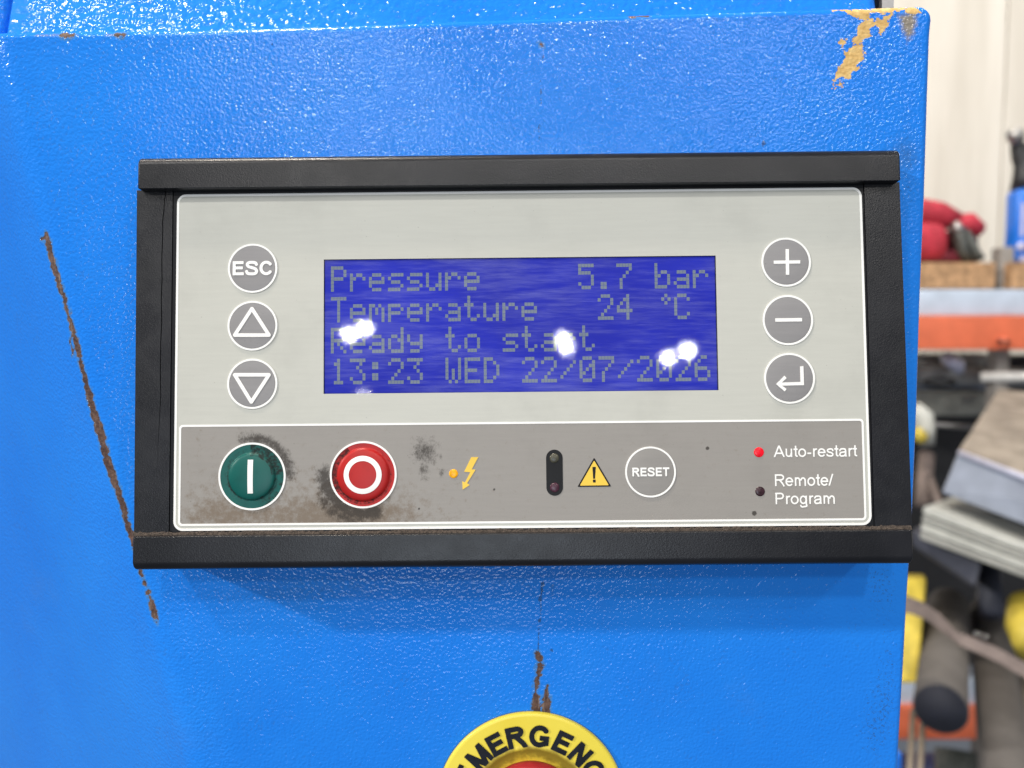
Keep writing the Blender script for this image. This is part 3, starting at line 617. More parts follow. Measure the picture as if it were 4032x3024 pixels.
# lower band
bu0 = (L(704.5, 1720)[0] + L(703.4, 2016)[0]) / 2; bu1 = (L(3401, 1720)[0] + L(3411, 1996)[0]) / 2
bv1 = (L(832, 1674)[1] + L(2700, 1653)[1] + L(1600, 1665)[1]) / 3; bv0 = (L(800, 2071)[1] + L(3258, 2049)[1]) / 2
def P(px, py): return L(px, py)
def soot_f(x, y):
    s = np.zeros_like(x)
    def arc(px, py, r0, wdt, a0, a1, amt):
        cx, cy = L(px, py); r = np.hypot(x - cx, y - cy) / PXM; a = np.degrees(np.arctan2(y - cy, x - cx)) % 360
        am = ((a0 + a1) / 2) % 360; da = np.abs((a - am + 180) % 360 - 180); half = (a1 - a0) / 2
        return amt * np.clip(1.15 - np.abs(r - r0) / wdt, 0, 1) * np.clip((half - da) / 22 + .5, 0, 1)
    s = np.maximum(s, arc(993, 1875, 146, 40, -8, 112, .86)); s = np.maximum(s, arc(1431, 1869, 150, 55, 165, 300, 1.0)); s = np.maximum(s, arc(1431, 1869, 180, 60, 200, 270, .80))
    s = np.maximum(s, arc(1431, 1869, 140, 22, 290, 330, .45)); s = np.maximum(s, arc(993, 1875, 140, 16, 215, 300, .40))
    g = lambda px, py, rx, ry, rot=0: gauss(x, y, *L(px, py), rx * PXM, ry * PXM, rot)
    s = np.maximum(s, .80 * g(1672, 1775, 66, 66)); s = np.maximum(s, .62 * g(1668, 1850, 38, 62)); s = np.maximum(s, .7 * g(1738, 1865, 14, 22)); s = np.maximum(s, .6 * g(1736, 1800, 12, 24)); s = np.maximum(s, .22 * g(1790, 1990, 45, 25))
    for px, py, r in ((2786, 1765, 5), (2970, 2021, 7), (1650, 2003, 3.5), (1946, 1927, 3), (1250, 1648, 4)):
        s = np.maximum(s, 1.8 * g(px, py, r * 1.3, r * 1.3))
    return s
def stain_f(x, y):
    g = lambda px, py, rx, ry, rot=0: gauss(x, y, *L(px, py), rx * PXM, ry * PXM, rot)
    return .9 * g(1250, 2040, 420, 60) + .7 * g(850, 2030, 150, 70) + .45 * g(1200, 1950, 500, 100) + .7 * g(1420, 2010, 190, 90) + .2 * g(950, 1850, 260, 140)
sheet_grid('lower_band', np.linspace(bu0, bu1, 900), np.linspace(bv0, bv1, 140), .00004, 'band_grey', 15 * PXM, None, dict(soot=soot_f, stain=stain_f))
bl = 8 * PXM
ring_prism('band_line', rrect(bu0, bu1, bv0, bv1, 15 * PXM), rrect(bu0 + bl, bu1 - bl, bv0 + bl, bv1 - bl, 9 * PXM), .00005, .00010, 'white_print', cu)
# ---- round keys
def round_key(name, px, py, r, face, ringw=7.6, label=None):
    cx, cy = L(px, py); rr = r * PXM; rw = ringw * PXM
    o = lathe(name, [(rr - rw * .4, .00005), (rr - rw * .4, .00016), (rr - rw * 1.6, .00022), (rr * .5, .00030), (rr * .05, .00032)], face, cu, 72, (cx, cy, 0))
    o['label'] = label
    ring = ring_prism('rim', circle(cx, cy, rr), circle(cx, cy, rr - rw), .00008, .00026, 'white_print', o)
    return o, cx, cy
HS = .00042
def tri(o, pts_px, wpx):
    """outline triangle with round joints"""
    P_ = [L(*p) for p in pts_px]; c_ = (sum(p[0] for p in P_) / 3, sum(p[1] for p in P_) / 3)
    def off(d):
        out = []
        for i in range(3):
            p0, p1, p2 = P_[i - 1], P_[i], P_[(i + 1) % 3]
            a = Vector((p1[0] - p0[0], p1[1] - p0[1])).normalized(); b = Vector((p2[0] - p1[0], p2[1] - p1[1])).normalized()
            n1 = Vector((a.y, -a.x)); n2 = Vector((b.y, -b.x))
            if (Vector(p1) - Vector(c_)).dot(n1 + n2) < 0: n1, n2 = -n1, -n2
            if d < 0:
                m_ = (n1 + n2).normalized(); out += [Vector(p1) + m_ * d / m_.dot(n1)] * 1
            else: out += [Vector(p1) + (n1 * (1 - t_) + n2 * t_).normalized() * d for t_ in (0, .25, .5, .75, 1)]
        return [(v.x, v.y) for v in out]
    outer = off(wpx * PXM / 2); inn = off(-wpx * PXM / 2); inner = [p for p in inn for _ in range(5)]
    return ring_prism('symbol', outer, inner, HS - .0001, HS, 'white_print', o)
o, cx, cy = round_key('round_key', 995.7, 1056.8, 98, 'button_grey', label='round grey escape key')
x0, yb = L(918, 1085); x1, _ = L(1072, 1085)
lettering('symbol', 'ESC', x0, x1, yb, 56 * PXM, HS, 'white_print', o, .205)
o, cx, cy = round_key('round_key', 995, 1282.8, 98.6, 'button_grey', label='round grey key with triangle pointing up')
tri(o, [(994, 1216), (926, 1320), (1061, 1320)], 14)
o, cx, cy = round_key('round_key', 994.3, 1511.2, 99, 'button_grey', label='round grey key with triangle pointing down')
tri(o, [(926, 1476), (1061, 1476), (991.5, 1583)], 14)
def strip(o, a, b, wpx, name='symbol', mat='white_print', h=HS):
    a = Vector(L(*a)); b = Vector(L(*b)); d = (b - a).normalized(); n_ = Vector((-d.y, d.x)) * wpx * PXM / 2
    return poly_prism(name, [tuple(a - n_), tuple(b - n_), tuple(b + n_), tuple(a + n_)], h - .0001, h, mat, o)
def outline(o, pts, name='symbol', mat='white_print', h=HS): return poly_prism(name, [L(*p) for p in pts], h - .0001, h, mat, o)
o, cx, cy = round_key('round_key', 3094.3, 1032.9, 97.5, 'button_grey', label='round grey plus key')
outline(o, [(3045, 1027.5), (3092, 1027), (3091.5, 982), (3104.5, 982), (3105, 1026.8), (3149, 1026.3), (3149, 1038.5), (3105.3, 1039), (3105.8, 1083), (3093, 1083.2), (3092.4, 1039.2), (3045, 1039.8)])
o, cx, cy = round_key('round_key', 3101.2, 1260.7, 99, 'button_grey', label='round grey minus key')
strip(o, (3051, 1260.8), (3156, 1259.5), 13.5)
o, cx, cy = round_key('round_key', 3107.7, 1489.9, 99.7, 'button_grey', label='round grey return arrow key')
ea = lambda a, b: (2850 + a / 1.455, 560 + b / 1.455)
outline(o, [ea(*p) for p in [(297, 1386), (345, 1338), (357, 1352), (330, 1377), (437, 1374), (434, 1285), (453, 1283), (457, 1392), (330, 1395), (357, 1414), (346, 1428)]])
# ---- start and stop
def push(name, px, py, r, rd, mat, label, seedv, arcs):
    cx, cy = L(px, py); rr = r * PXM; d = rd * PXM; rw = 7.5 * PXM
    def at(rad, a):
        deg = math.degrees(a) % 360; g_ = math.exp(-((rad - d * 1.03) / (.06 * d)) ** 2) * .75
        s_ = 0
        for a0, a1, lo, hi, amt in arcs:
            am = (a0 + a1) / 2; da = abs((deg - am + 180) % 360 - 180)
            if da < (a1 - a0) / 2 and lo <= rad / rr <= hi: s_ = max(s_, amt)
        return max(g_ * (.55 + .45 * math.sin(a * 1.0 - 2.2)), s_)
    prof = [(rr - rw * .5, .00005), (rr - rw * .5, .00012)]
    prof += [(rr - rw * .5 - (rr - rw * .5 - d * 1.06) * k / 6, .00014 - .0001 * k / 6) for k in range(1, 7)]
    prof += [(d * 1.02, -.0000), (d, .0002), (d * .97, .0004)] + [(d * math.cos(k * math.pi / 2 / 14) * .965, .0004 + .0008 * math.sin(k * math.pi / 2 / 14)) for k in range(1, 14)] + [(d * .01, .0012)]
    o = lathe(name, prof, mat, cu, 128, (cx, cy, .00006), True, at); o['label'] = label
    ring_prism('rim', circle(cx, cy, rr), circle(cx, cy, rr - rw), .00008, .00024, 'white_print', o)
    return o, cx, cy, d
o, cx, cy, d = push('start_button', 993.2, 1875.5, 132, 92, 'green_button', 'domed green start button with white bar', 1, [(5, 95, .60, .97, .62), (290, 372, .66, .95, .5), (100, 200, .70, .85, .38)])
def on_dome(pts_fn, name, par, cx, cy, d, mat='white_print'):
    pass
def dome_h(r, d): r = min(r / (d * .965), .999); return .0004 + .0008 * math.sqrt(1 - r * r) + .00006
def dome_patch(name, rows, par, cx, cy, d):
    """rows of (u,v) points laid on the dome"""
    V = [(cx + x, cy + y, dome_h(math.hypot(x, y), d) + .00006) for row in rows for x, y in row]; n_ = len(rows[0])
    Fs = [(j * n_ + i, j * n_ + i + 1, (j + 1) * n_ + i + 1, (j + 1) * n_ + i) for j in range(len(rows) - 1) for i in range(n_ - 1)]
    return mesh_obj(name, V, Fs, 'white_print', par, True)
hw = 10.5 * PXM; hh = 65.5 * PXM
dome_patch('symbol', [[(-hw + 2 * hw * i / 4 - 2.5 * PXM, -hh + 2 * hh * j / 24) for i in range(5)] for j in range(25)], o, cx, cy, d)
o, cx, cy, d = push('stop_button', 1430.7, 1868.8, 131, 103, 'red_button', 'domed red stop button with white ring', 2, [(120, 215, .78, 1.0, .68), (200, 330, .78, .90, .55), (330, 420, .80, .88, .42)])
dome_patch('symbol', [[((54 + 20 * i / 4) * PXM * math.cos(R(j * 5)), (54 + 20 * i / 4) * PXM * math.sin(R(j * 5))) for i in range(5)] for j in range(73)], o, cx, cy, d)
# ---- reset key
o, cx, cy = round_key('round_key', 2561, 1858.2, 99, 'reset_grey', 7, 'round grey reset key with white rim')
x0, yb = L(2489, 1875.5); x1, _ = L(2635, 1875)
lettering('symbol', 'RESET', x0, x1, yb, 34 * PXM, HS, 'white_print', o, .21)
# ---- lights and marks
def lens(name, px, py, r, mat, par, label=None, base=.00006):
    cx, cy = L(px, py); rr = r * PXM
    o = lathe(name, [(rr, base), (rr, base + .00006), (rr * .8, base + .00016), (rr * .4, base + .00022), (rr * .03, base + .00024)], mat, par, 40, (cx, cy, 0))
    if label: o['label'] = label
    return o
lens('indicator_light', 1785.8, 1864.8, 17.5, 'lit_amber', cu, 'small lit amber light')
lens('indicator_light', 2987.7, 1780.6, 19.5, 'lit_red', cu, 'small lit red light')
lens('indicator_light', 2992.4, 1934.9, 18.7, 'dark_lens', cu, 'small unlit dark light')
za = lambda a, b: (1600 + a / 1.975, 1600 + b / 1.975)
outline(cu, [za(*p) for p in [(505, 395), (560, 395), (508, 490), (538, 493), (472, 598), (493, 611), (438, 647), (435, 582), (456, 592), (498, 512), (450, 508)]], 'lightning_mark', 'yellow_print', .00016)
cx, cy = L(2183.3, 1860.8); ww, hh = 32.3 * PXM, 89.6 * PXM
o = poly_prism('light_window', rrect(cx - ww, cx + ww, cy - hh, cy + hh, ww * .999, 14), .00005, .00014, 'black_print', cu); o['label'] = 'black pill shaped window with two unlit lights'
lens('lens', *za(1150, 403), 18.5, 'dark_amber_lens', o, None, .00014); lens('lens', *za(1153, 630), 18.5, 'dark_red_lens', o, None, .00014)
def rounded_poly(pts, r):
    out = []
    for i in range(len(pts)):
        p0, p1, p2 = Vector(pts[i - 1]), Vector(pts[i]), Vector(pts[(i + 1) % len(pts)])
        a = p1 + (p0 - p1).normalized() * r; b = p1 + (p2 - p1).normalized() * r
        for k_ in range(5):
            t_ = k_ / 4; q_ = a * (1 - t_) ** 2 + p1 * 2 * t_ * (1 - t_) + b * t_ ** 2; out.append((q_.x, q_.y))
    return out
o = poly_prism('warning_sign', rounded_poly([L(*za(*p)) for p in [(1460, 398), (1330, 626), (1593, 623)]], 5 * PXM), .00005, .00013, 'black_print', cu)
poly_prism('triangle', rounded_poly([L(*za(*p)) for p in [(1460, 421), (1349, 616), (1574, 613)]], 4 * PXM), .0001, .00017, 'yellow_print', o)
poly_prism('exclamation_bar', rounded_poly([L(*za(*p)) for p in [(1446, 470), (1473, 470), (1467, 563), (1452, 563)]], 2 * PXM), .00015, .00021, 'black_print', o)
poly_prism('exclamation_dot', rounded_poly([L(*za(*p)) for p in [(1450, 569), (1472, 569), (1472, 592), (1450, 592)]], 2.5 * PXM), .00015, .00021, 'black_print', o)
for body, xa, xb, yb_, cap in (('Auto-restart', 3046, 3375, 1800, 45), ('Remote/', 3051, 3282, 1914, 46), ('Program', 3053, 3287, 1985.5, 45)):
    x0, y0_ = L(xa, yb_); x1, _ = L(xb, yb_ - 2)
    lettering('lettering', body, x0, x1, y0_, cap * PXM, .00012, 'white_print', cu, .135)
# ---- display
ND = -.0010
o_d = mesh_obj('display', [(dx0 - .0005, dy0 - .0005, ND), (dx1 + .0005, dy0 - .0005, ND), (dx1 + .0005, dy1 + .0005, ND), (dx0 - .0005, dy1 + .0005, ND)], [(0, 1, 2, 3)], 'display_blue', cu)
o_d['label'] = 'blue four line character display'
FONT = dict(P='11110 10001 10001 11110 10000 10000 10000', r='00000 00000 10110 11001 10000 10000 10000', e='00000 00000 01110 10001 11111 10000 01110',
 s='00000 00000 01111 10000 01110 00001 11110', u='00000 00000 10001 10001 10001 10011 01101', b='10000 10000 10110 11001 10001 10001 11110', a='00000 00000 01110 00001 01111 10001 01111',
 T='11111 00100 00100 00100 00100 00100 00100', m='00000 00000 11010 10101 10101 10001 10001', p='00000 00000 11110 10001 11110 10000 10000', t='01000 01000 11100 01000 01000 01001 00110',
 R='11110 10001 10001 11110 10100 10010 10001', d='00001 00001 01101 10011 10001 10001 01111', y='00000 00000 10001 10001 01111 00001 01110', o='00000 00000 01110 10001 10001 10001 01110',
 W='10001 10001 10001 10101 10101 10101 01010', E='11111 10000 10000 11110 10000 10000 11111', D='11100 10010 10001 10001 10001 10010 11100', C='01110 10001 10000 10000 10000 10001 01110')
FONT.update({'5': '11111 10000 11110 00001 00001 10001 01110', '.': '00000 00000 00000 00000 00000 01100 01100', '7': '11111 00001 00010 00100 01000 01000 01000', '2': '01110 10001 00001 00010 00100 01000 11111',
 '4': '00010 00110 01010 10010 11111 00010 00010', '\u00b0': '00010 00101 00010 00000 00000 00000 00000', '1': '00100 01100 00100 00100 00100 00100 01110', '3': '11111 00010 00100 00010 00001 10001 01110',
 ':': '00000 01100 01100 00000 01100 01100 00000', '/': '00000 00001 00010 00100 01000 10000 00000', '0': '01110 10001 10011 10101 11001 10001 01110', '6': '00110 01000 10000 11110 10001 10001 01110'})
rows_ = ['Pressure     5.7 bar', 'Temperature   24 \u00b0C ', 'Ready to start      ', '13:23 WED 22/07/2026']
g0 = L(1303, 1048.6, ND); g19 = L(2726, 1034.5, ND); g3 = L(1303.5, 1412.4, ND)
pc = (g19[0] - g0[0]) / 19; pr = (g0[1] - g3[1]) / 3; ds = pc / 75 * 12.35; dh = pr / 121.3 * 14.45
cache = {}
for j, row in enumerate(rows_):
    for i, ch in enumerate(row):
        if ch == ' ': continue
        if ch not in cache:
            V = []; Fs = []
            for r_, bits in enumerate(FONT[ch].split()):
                for c_, bt in enumerate(bits):
                    if bt == '1':
                        x = c_ * ds; y = -r_ * dh; k_ = len(V); gx = ds * .035; gy = dh * .03
                        V += [(x + gx, y - dh + gy, 0), (x + ds - gx, y - dh + gy, 0), (x + ds - gx, y - gy, 0), (x + gx, y - gy, 0)]; Fs.append((k_, k_ + 1, k_ + 2, k_ + 3))
            me = bpy.data.meshes.new('character'); me.from_pydata(V, [], Fs); me.materials.append(M['display_dot']); cache[ch] = me
        co = bpy.data.objects.new('character', cache[ch]); C.objects.link(co); co.parent = o_d
        co.location = (g0[0] + i * pc, g0[1] - j * pr, ND + .00004)
wp = mesh_obj('display_window', [(dx0, dy0, -.0003), (dx1, dy0, -.0003), (dx1, dy1, -.0003), (dx0, dy1, -.0003)], [(0, 1, 2, 3)], 'window_clear', cu)
wp['label'] = 'clear scuffed window over the display'

# ================================================================== emergency stop
(ax, ay), (bx, by), (cx_, cy_) = B(2083, 2807, .001), B(1749, 3024, .001), B(2429, 3018.6, .001)
dd = 2 * (ax * (by - cy_) + bx * (cy_ - ay) + cx_ * (ay - by))
ec = (((ax * ax + ay * ay) * (by - cy_) + (bx * bx + by * by) * (cy_ - ay) + (cx_ * cx_ + cy_ * cy_) * (ay - by)) / dd, ((ax * ax + ay * ay) * (cx_ - bx) + (bx * bx + by * by) * (ax - cx_) + (cx_ * cx_ + cy_ * cy_) * (bx - ax)) / dd)
ER_ = math.hypot(ax - ec[0], ay - ec[1])
es = empty('emergency_stop', MB @ Matrix.Translation((*ec, 0)), 'round yellow plate lettered EMERGENCY with red push button', 'emergency button')
rh = (B(2087, 3000, .0045)[1] - ec[1]) / 1.02
prof = [(ER_ * 1.0, -.001), (ER_ * 1.0, .0008), (ER_ * .985, .0013)] + [(ER_ * .985 + (rh * 1.24 - ER_ * .985) * k / 16, .0013 + .0002 * k / 16) for k in range(1, 17)] + [(rh * 1.20, .0017), (rh * 1.15, .0014), (rh * 1.10, .0010), (rh * 1.0, .0008), (rh * .93, .0007), (rh * .92, .0007)]
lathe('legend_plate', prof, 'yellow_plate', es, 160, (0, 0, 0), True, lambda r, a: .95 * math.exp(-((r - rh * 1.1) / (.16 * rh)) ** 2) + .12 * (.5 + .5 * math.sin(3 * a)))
lathe('plate_shadow_rim', [(ER_ * 1.008, -.001), (ER_ * 1.008, .0002), (ER_ * .995, -.0007)], 'black_rubber', es, 160)
lathe('button_head', [(rh * .9, -.001), (rh * .9, .002), (rh * 1.0, .0032), (rh * 1.02, .0045), (rh * .97, .0062), (rh * .8, .0076), (rh * .4, .0086), (rh * .02, .0088)], 'red_head', es, 96)
for ch, deg in zip('EMERGENCY', (-64, -45.7, -28.3, -11.7, 6.9, 26.3, 43.4, 59.5, 75.5)):
    V, Fs = text_geo(ch, .235); s_ = 88 * ER_ / 376
    mid = (V[:, 0].max() + V[:, 0].min()) / 2; bot = 0.0; a = -R(deg); rb = (286 - 44) / 376 * ER_
    pts = [((x - mid) * s_ * .98, (y - bot) * s_ + rb) for x, y in V]
    mesh_obj('letter', [(x * math.cos(a) - y * math.sin(a), x * math.sin(a) + y * math.cos(a), .00175) for x, y in pts], Fs, 'sticker_black', es)

# ================================================================== hall behind the cabinet
def world_box(px0, px1, py0, py1, dep, thick, name, mat, parent=None, bev=0.0):
    a = W(px0, py1, dep); b = W(px1, py1, dep); c = W(px1, py0, dep); d = W(px0, py0, dep)
    x0, x1 = (a.x + d.x) / 2, (b.x + c.x) / 2; y = (a.y + c.y) / 2; z0, z1 = (a.z + b.z) / 2, (c.z + d.z) / 2
    bm = box_bm(x0, x1, y, y + thick, z0, z1)
    if bev: bmesh.ops.bevel(bm, geom=list(bm.edges), offset=bev, segments=4, profile=.5, affect='EDGES')
    return bm_obj(name, bm, mat, parent, bool(bev))
def ident(P_): return Matrix.Translation(P_)
# wall of upright sheets
wl = []
yw = W(3900, 500, 3.3).y; xs_ = [-.5]; x_seam = W(3950, 400, 3.3).x
xs_ = [x_seam - 2.4, x_seam - 1.2, x_seam, x_seam + 1.2, x_seam + 2.4]
wall = bm_obj('wall', box_bm(xs_[0], xs_[-1], yw + .012, yw + .1, 0, 5.6), 'wall_paint'); wall['kind'] = 'structure'
for a, b in zip(xs_[:-1], xs_[1:]):
    bm = box_bm(a + .004, b - .004, yw, yw + .011, 0, 5.6); bm_obj('wall_panel', bm, 'wall_paint', wall)
# pallet rack
rk = empty('pallet_rack', ident(W(3850, 2600, 2.6)), 'orange and silver pallet rack behind the cabinet', 'rack')
def rk_add(o):
    o.parent = rk; o.matrix_parent_inverse = rk.matrix_world.inverted(); return o
def unpar(o, root):
    o.parent = root; o.matrix_parent_inverse = root.matrix_world.inverted(); return o
bpy.context.view_layer.update()
for dy in (0, 1538):
    y0 = 1243 + dy
    rk_add(world_box(3150, 4900, y0, y0 + 134, 2.2, .05, 'beam', 'rack_orange', None, .004))['label'] = 'orange box beam'
    rk_add(world_box(3150, 4900, y0 - 103, y0 - 2, 2.215, .04, 'support_bar', 'rack_silver', None, .003))['label'] = 'silver bar on orange beam'
# bolt boss on the beam
p = W(3950, 1350, 2.197)
rk_add(tube('beam_lock', [p + Vector((0, 0, 0)), p + Vector((0, -.006, 0))], .016, 'rack_orange'))
p = W(3936, 1344, 2.19); rk_add(tube('pin_hole', [p + Vector((0, 0, 0)), p + Vector((0, -.004, 0))], .007, 'black_rubber'))
p = W(3965, 1346, 2.19); rk_add(tube('pin_hole', [p + Vector((0, 0, 0)), p + Vector((0, -.004, 0))], .006, 'black_rubber'))
rk_add(world_box(3896, 3946, 980, 3200, 2.32, .05, 'upright', 'post_grey', None, .003))
# chipboard shelf boards
for k, (a, b, lab) in enumerate(((3200, 3918, 'thick chipboard shelf board under red bag'), (3985, 4700, 'thick chipboard shelf board under blue sprayer bottle'))):
    tag(world_box(a, b, 1034, 1134, 2.23, .55, 'shelf_board', 'chipboard'), lab, 'board', 'chipboard boards on the rack')
bpy.context.view_layer.update()
# red bag
def blob(name, px0, px1, py0, py1, dep, thick, mat, root, bev):
    o = world_box(px0, px1, py0, py1, dep, thick, name, mat, None, bev); o.data.polygons.foreach_set('use_smooth', [True] * len(o.data.polygons))
    return unpar(o, root)
bag = empty('tool_bag', ident(W(3690, 1033, 2.4)), 'red fabric tool bag on the chipboard shelf', 'bag'); bpy.context.view_layer.update()
blob('body', 3430, 3756, 868, 1030, 2.30, .22, 'red_fabric', bag, .045); blob('base', 3440, 3858, 985, 1033, 2.32, .22, 'dark_red_fabric', bag, .012)
blob('end_panel', 3745, 3862, 900, 1028, 2.38, .16, 'dark_red_fabric', bag, .02)
unpar(tube('flap', [W(3430, 845, 2.36), W(3600, 838, 2.36), (W(3700, 848, 2.36)), W(3770, 872, 2.37)], [.045, .047, .04, .028], 'red_fabric'), bag)
unpar(tube('side_flap', [W(3760, 872, 2.36), W(3810, 880, 2.36), W(3850, 905, 2.37), W(3862, 915, 2.38)], [.022, .034, .026, .008], 'red_fabric'), bag)
unpar(tube('strap', [W(3762, 890, 2.33), W(3775, 930, 2.31), W(3790, 985, 2.31), W(3815, 1025, 2.32)], .017, 'dark_strap'), bag)
unpar(tube('strap', [W(3795, 910, 2.34), W(3825, 950, 2.32), W(3845, 1000, 2.31), W(3862, 1022, 2.31)], .014, 'dark_strap'), bag)
unpar(tube('bottle_neck', [W(3755, 880, 2.32), W(3790, 915, 2.31)], .014, 'zinc'), bag)
# blue sprayer bottle
bt = empty('sprayer_bottle', ident(W(4040, 1033, 2.35)), 'blue plastic bottle with black trigger spray head', 'bottle'); bpy.context.view_layer.update()
blob('bottle', 4006, 4180, 742, 1036, 2.30, .07, 'blue_plastic', bt, .018)
unpar(tube('spray_head', [W(4038, 760, 2.35), W(4034, 690, 2.35), (W(4030, 650, 2.35)), W(4022, 620, 2.35), W(4008, 575, 2.35), W(4004, 545, 2.35)], [.044, .032, .026, .027, .021, .015], 'black_rubber'), bt)
unpar(tube('nozzle', [W(3998, 534, 2.31), W(3998, 534, 2.36)], .024, 'zinc'), bt)
for px in (4022, 4075):
    p = W(px, 970, 2.2985); unpar(tube('print_mark', [p, p + Vector((0, -.001, 0))], .014, 'pale_print'), bt)
unpar(world_box(4020, 4036, 800, 930, 2.2985, .001, 'print_strip', 'pale_print'), bt)
unpar(world_box(4014, 4060, 1008, 1028, 2.2985, .001, 'print_strip', 'pale_print'), bt)
# clutter under the beam
tag(world_box(3200, 4500, 1420, 2640, 3.0, .1, 'shelf_shade_backdrop', 'shade_and_box_black', None, .01), 'added dark backdrop for the shaded shelf under the upper beam', 'crate')  # added black slab stands in for the shaded depth of the shelf
tag(world_box(3560, 3895, 1540, 1640, 2.5, .3, 'flat_case', 'grey_green', None, .012), 'flat grey green case in the dark shelf', 'case')
tag(tube('long_pipe', [W(3450, 1468, 2.52), W(3760, 1478, 2.5), W(4200, 1490, 2.45)], .030, 'clutter_grey'), 'long dull grey pipe below the orange beam', 'pipe')
tag(tube('chrome_bar', [W(3862, 1484, 2.3), W(4300, 1478, 2.2)], .014, 'highlight_white'), 'short chrome bar with its highlight coloured white, crossing the grey post', 'bar')  # white colour stands in for the highlight on shiny chrome
tag(world_box(3500, 3770, 1395, 1452, 2.6, .2, 'steel_block', 'clutter_grey', None, .02), 'grey metal block right under the orange beam', 'block')
tag(world_box(3790, 3890, 1392, 1440, 2.55, .15, 'pale_box', 'sheet_pale', None, .01), 'small pale grey box beside the metal block', 'box')
tag(world_box(3960, 4300, 1402, 1470, 2.6, .2, 'dark_box', 'shade_and_box_black', None, .01), 'small dark box at right of the grey post', 'box')
tag(world_box(3500, 3895, 1500, 1535, 2.55, .2, 'blue_grey_tray', 'steel_blue', None, .006), 'flat blue grey tray on the flat case', 'tray')
tag(tube('work_glove', [W(3600, 1600, 2.2), W(3632, 1640, 2.2), W(3640, 1690, 2.19), W(3652, 1755, 2.18)], [.018, .03, .028, .018], 'sheet_pale'), 'crumpled pale work glove beside the cabinet edge', 'glove')
tag(tube('yellow_rag', [W(3605, 1690, 2.15), W(3626, 1720, 2.15), W(3632, 1745, 2.15)], [.012, .02, .008], 'yellow_case'), 'small yellow rag next to the pale glove', 'rag')
tag(tube('dark_hose', [W(3650, 1790, 2.3), W(3640, 1900, 2.25), W(3635, 1990, 2.2)], .022, 'strap_brown'), 'dark brown hose hanging left of the steel plate', 'hose')
# tilted steel box with wooden top
sbx = empty('steel_box', ident(W(3900, 1950, 1.7)), 'tilted blue grey steel box with worn brown top', 'box'); bpy.context.view_layer.update()
def quad8(a, b, c, d, a2, b2, c2, d2): return [W(*p) for p in (a, b, c, d, a2, b2, c2, d2)]
unpar(hexa('steel_body', quad8((3708, 1940, 1.72), (4330, 2180, 1.45), (4330, 1990, 1.45), (3775, 1778, 1.72), (3880, 1760, 2.2), (4500, 1790, 1.95), (4500, 1600, 1.95), (3932, 1540, 2.2)), 'steel_blue', None, .004), sbx)
unpar(hexa('worn_top', quad8((3777, 1779, 1.715), (4330, 1990, 1.445), (4330, 1978, 1.447), (3779, 1768, 1.718), (3932, 1540, 2.2), (4500, 1600, 1.95), (4500, 1590, 1.95), (3932, 1532, 2.2)), 'wood_grey', None), sbx)
unpar(tube('steel_edge', [W(3777, 1782, 1.712), W(4330, 1994, 1.44)], .006, 'steel_edge'), sbx)  # pale tube paints the highlight along the box edge
# pale sheets under it
for k in range(4):
    o0 = k * 33
    a = hexa('pale_sheet', quad8((3632 - k * 4, 2022 + o0, 1.66), (4330, 2288 + o0, 1.42), (4330, 2260 + o0, 1.42), (3636 - k * 4, 1994 + o0, 1.66), (3800, 1960 + o0, 2.1), (4500, 2100 + o0, 1.9), (4500, 2078 + o0, 1.9), (3800, 1938 + o0, 2.1)), 'sheet_pale' if k % 2 == 0 else 'sheet_dull', None, .003)
    tag(a, ('topmost', 'second', 'third', 'lowest')[k] + ' pale board in the stack under the steel box', 'board', 'stacked pale boards')
tag(hexa('slate_board', quad8((3590, 2150, 1.75), (3840, 2320, 1.6), (3868, 2215, 1.6), (3590, 2080, 1.75), (3620, 2140, 2.1), (3850, 2280, 2.0), (3870, 2180, 2.0), (3620, 2060, 2.1)), 'slate', None, .01), 'dark slate coloured board under the pale boards', 'board')
tag(tube('slate_post', [W(3890, 2200, 1.9), W(3905, 2420, 1.8)], .026, 'slate'), 'dark slate post standing behind the right tube', 'post')
# card tubes
for lab, far, near, open_ in (('wide grey brown tube with open end painted dark towards the camera', (3735, 2375, 2.0), (3703, 2790, 1.37), True), ('grey brown tube right of the open ended one', (3895, 2400, 2.0), (3985, 3260, 1.30), False)):
    A, Bp = W(*far), W(*near); tb = empty('card_tube', ident(Bp), lab, 'tube', 'grey brown tubes'); bpy.context.view_layer.update()
    d_ = (A - Bp).normalized()
    unpar(tube('wall', [A, A - d_ * .02, Bp], [.040, .046, .0445], 'tube_card', n=48, cap=True), tb)
    unpar(tube('end_shade_disc', [Bp + d_ * .001, Bp - d_ * .0015], .0425, 'hollow_shade', n=48), tb)  # dark disc on a closed end stands for the shaded hollow
# strap across the tubes
sp = [(3520, 2372, 1.36), (3580, 2382, 1.34), (3640, 2405, 1.32), (3710, 2455, 1.30), (3770, 2512, 1.28), (3850, 2545, 1.27), (3930, 2580, 1.26), (4010, 2625, 1.25), (4120, 2680, 1.24)]
Vs = []; half = [38, 36, 36, 38, 26, 30, 32, 34, 36]
for (a, b, c_), h_ in zip(sp, half):
    t1 = W(a - h_ * .25, b - h_, c_); t2 = W(a + h_ * .25, b + h_, c_ - .006); n_ = Vector((0, .002, 0)); Vs += [t1, t2, t2 + n_, t1 + n_]
Fs = []
for i in range(len(sp) - 1):
    for k in range(4): Fs.append((i * 4 + k, i * 4 + (k + 1) % 4, (i + 1) * 4 + (k + 1) % 4, (i + 1) * 4 + k))
st = mesh_obj('webbing_strap', Vs, Fs, 'strap_brown', None, False); tag(st, 'dusty brown webbing strap across the two tubes', 'strap')
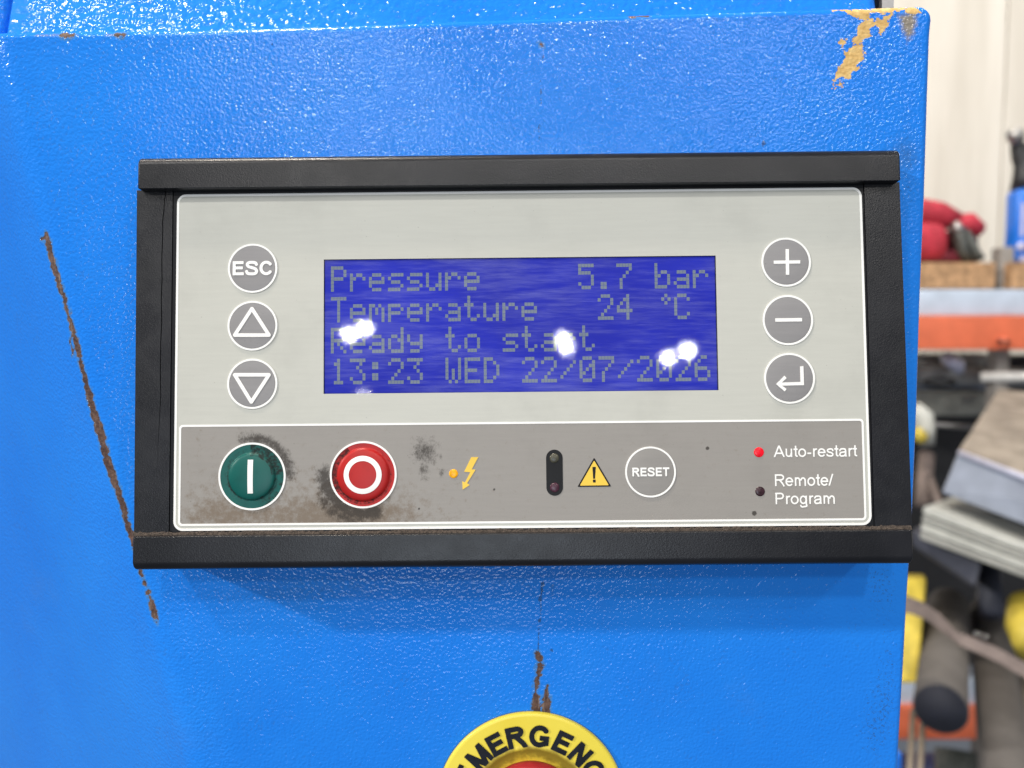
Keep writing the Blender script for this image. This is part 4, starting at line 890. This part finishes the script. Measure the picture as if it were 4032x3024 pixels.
for px, py in ((3843, 2493), (3862, 2500), (3882, 2507)):
    p = W(px, py, 1.262); bm = bmesh.new(); bmesh.ops.create_uvsphere(bm, u_segments=16, v_segments=10, radius=.0028, matrix=Matrix.Translation(p)); bm_obj('glint_stud', bm, 'chrome', st, True)  # added chrome studs, put in to catch highlights
# yellow things
tag(hexa('yellow_case', quad8((3540, 2690, 1.55), (3612, 2690, 1.55), (3648, 2275, 1.7), (3560, 2275, 1.7), (3540, 2660, 1.75), (3610, 2660, 1.75), (3640, 2260, 1.9), (3560, 2260, 1.9)), 'yellow_case', None, .006), 'tall yellow case half hidden by the blue cabinet', 'case')
tag(tube('yellow_roll', [W(4050, 2380, 1.6), W(4062, 2470, 1.55), W(4080, 2560, 1.5)], [.038, .046, .036], 'yellow_case'), 'yellow rolled bundle at the right picture edge', 'roll')
for k, (xa, xb) in enumerate((((3596, 3572)), ((3636, 3612)))):
    tag(tube('wooden_stick', [W(xa, 2800, 1.5), W(xb, 3200, 1.3)], .0055, 'stick_wood'), ('left', 'right')[k] + ' thin wooden stick below the open tube', 'stick', 'thin wooden sticks')
tag(world_box(3470, 4100, 3010, 3400, 2.0, .08, 'navy_crate', 'navy', None, .02), 'dark navy crate on the lower shelf', 'crate')
tag(tube('grey_canister', [W(3780, 2960, 1.7), W(3790, 3200, 1.65)], [.05, .055], 'dark_strap'), 'dark grey canister under the open tube', 'canister')
tag(world_box(3470, 3550, 2960, 3300, 1.2, .05, 'blue_bin', 'blue_plastic', None, .006), 'blue bin edge at the bottom by the cabinet', 'bin')

tag(tube('pipe_elbow', [W(3722, 1402, 2.42), W(3748, 1425, 2.4), W(3770, 1440, 2.4), W(3776, 1462, 2.41)], [.018, .022, .022, .016], 'steel_edge'), 'small blue grey pipe elbow under the orange beam', 'pipe fitting')
coil = []
for i in range(49):
    a = i / 48 * 4 * math.pi; coil.append(W(3700 + 60 * math.cos(a), 1505 + 14 * math.sin(a), 2.36 + .04 * math.sin(a) + .01 * i / 48))
tag(tube('cable_coil', coil, .006, 'black_rubber', n=10), 'coiled black cable in front of the grey pipe', 'cable')
tag(tube('steel_rod', [W(3560, 1660, 2.45), W(3900, 1690, 2.4)], .008, 'zinc'), 'thin steel rod in the dark under the flat case', 'rod')
tag(tube('broom_stick', [W(3642, 1830, 2.3), W(3700, 1990, 2.1)], .011, 'strap_brown'), 'brown wooden stick leaning left of the steel box', 'stick')
tag(tube('drain_pipe', [W(4018, 2640, 1.75), W(4060, 2900, 1.6)], .020, 'stick_wood'), 'short brown pipe behind the right tube', 'pipe')
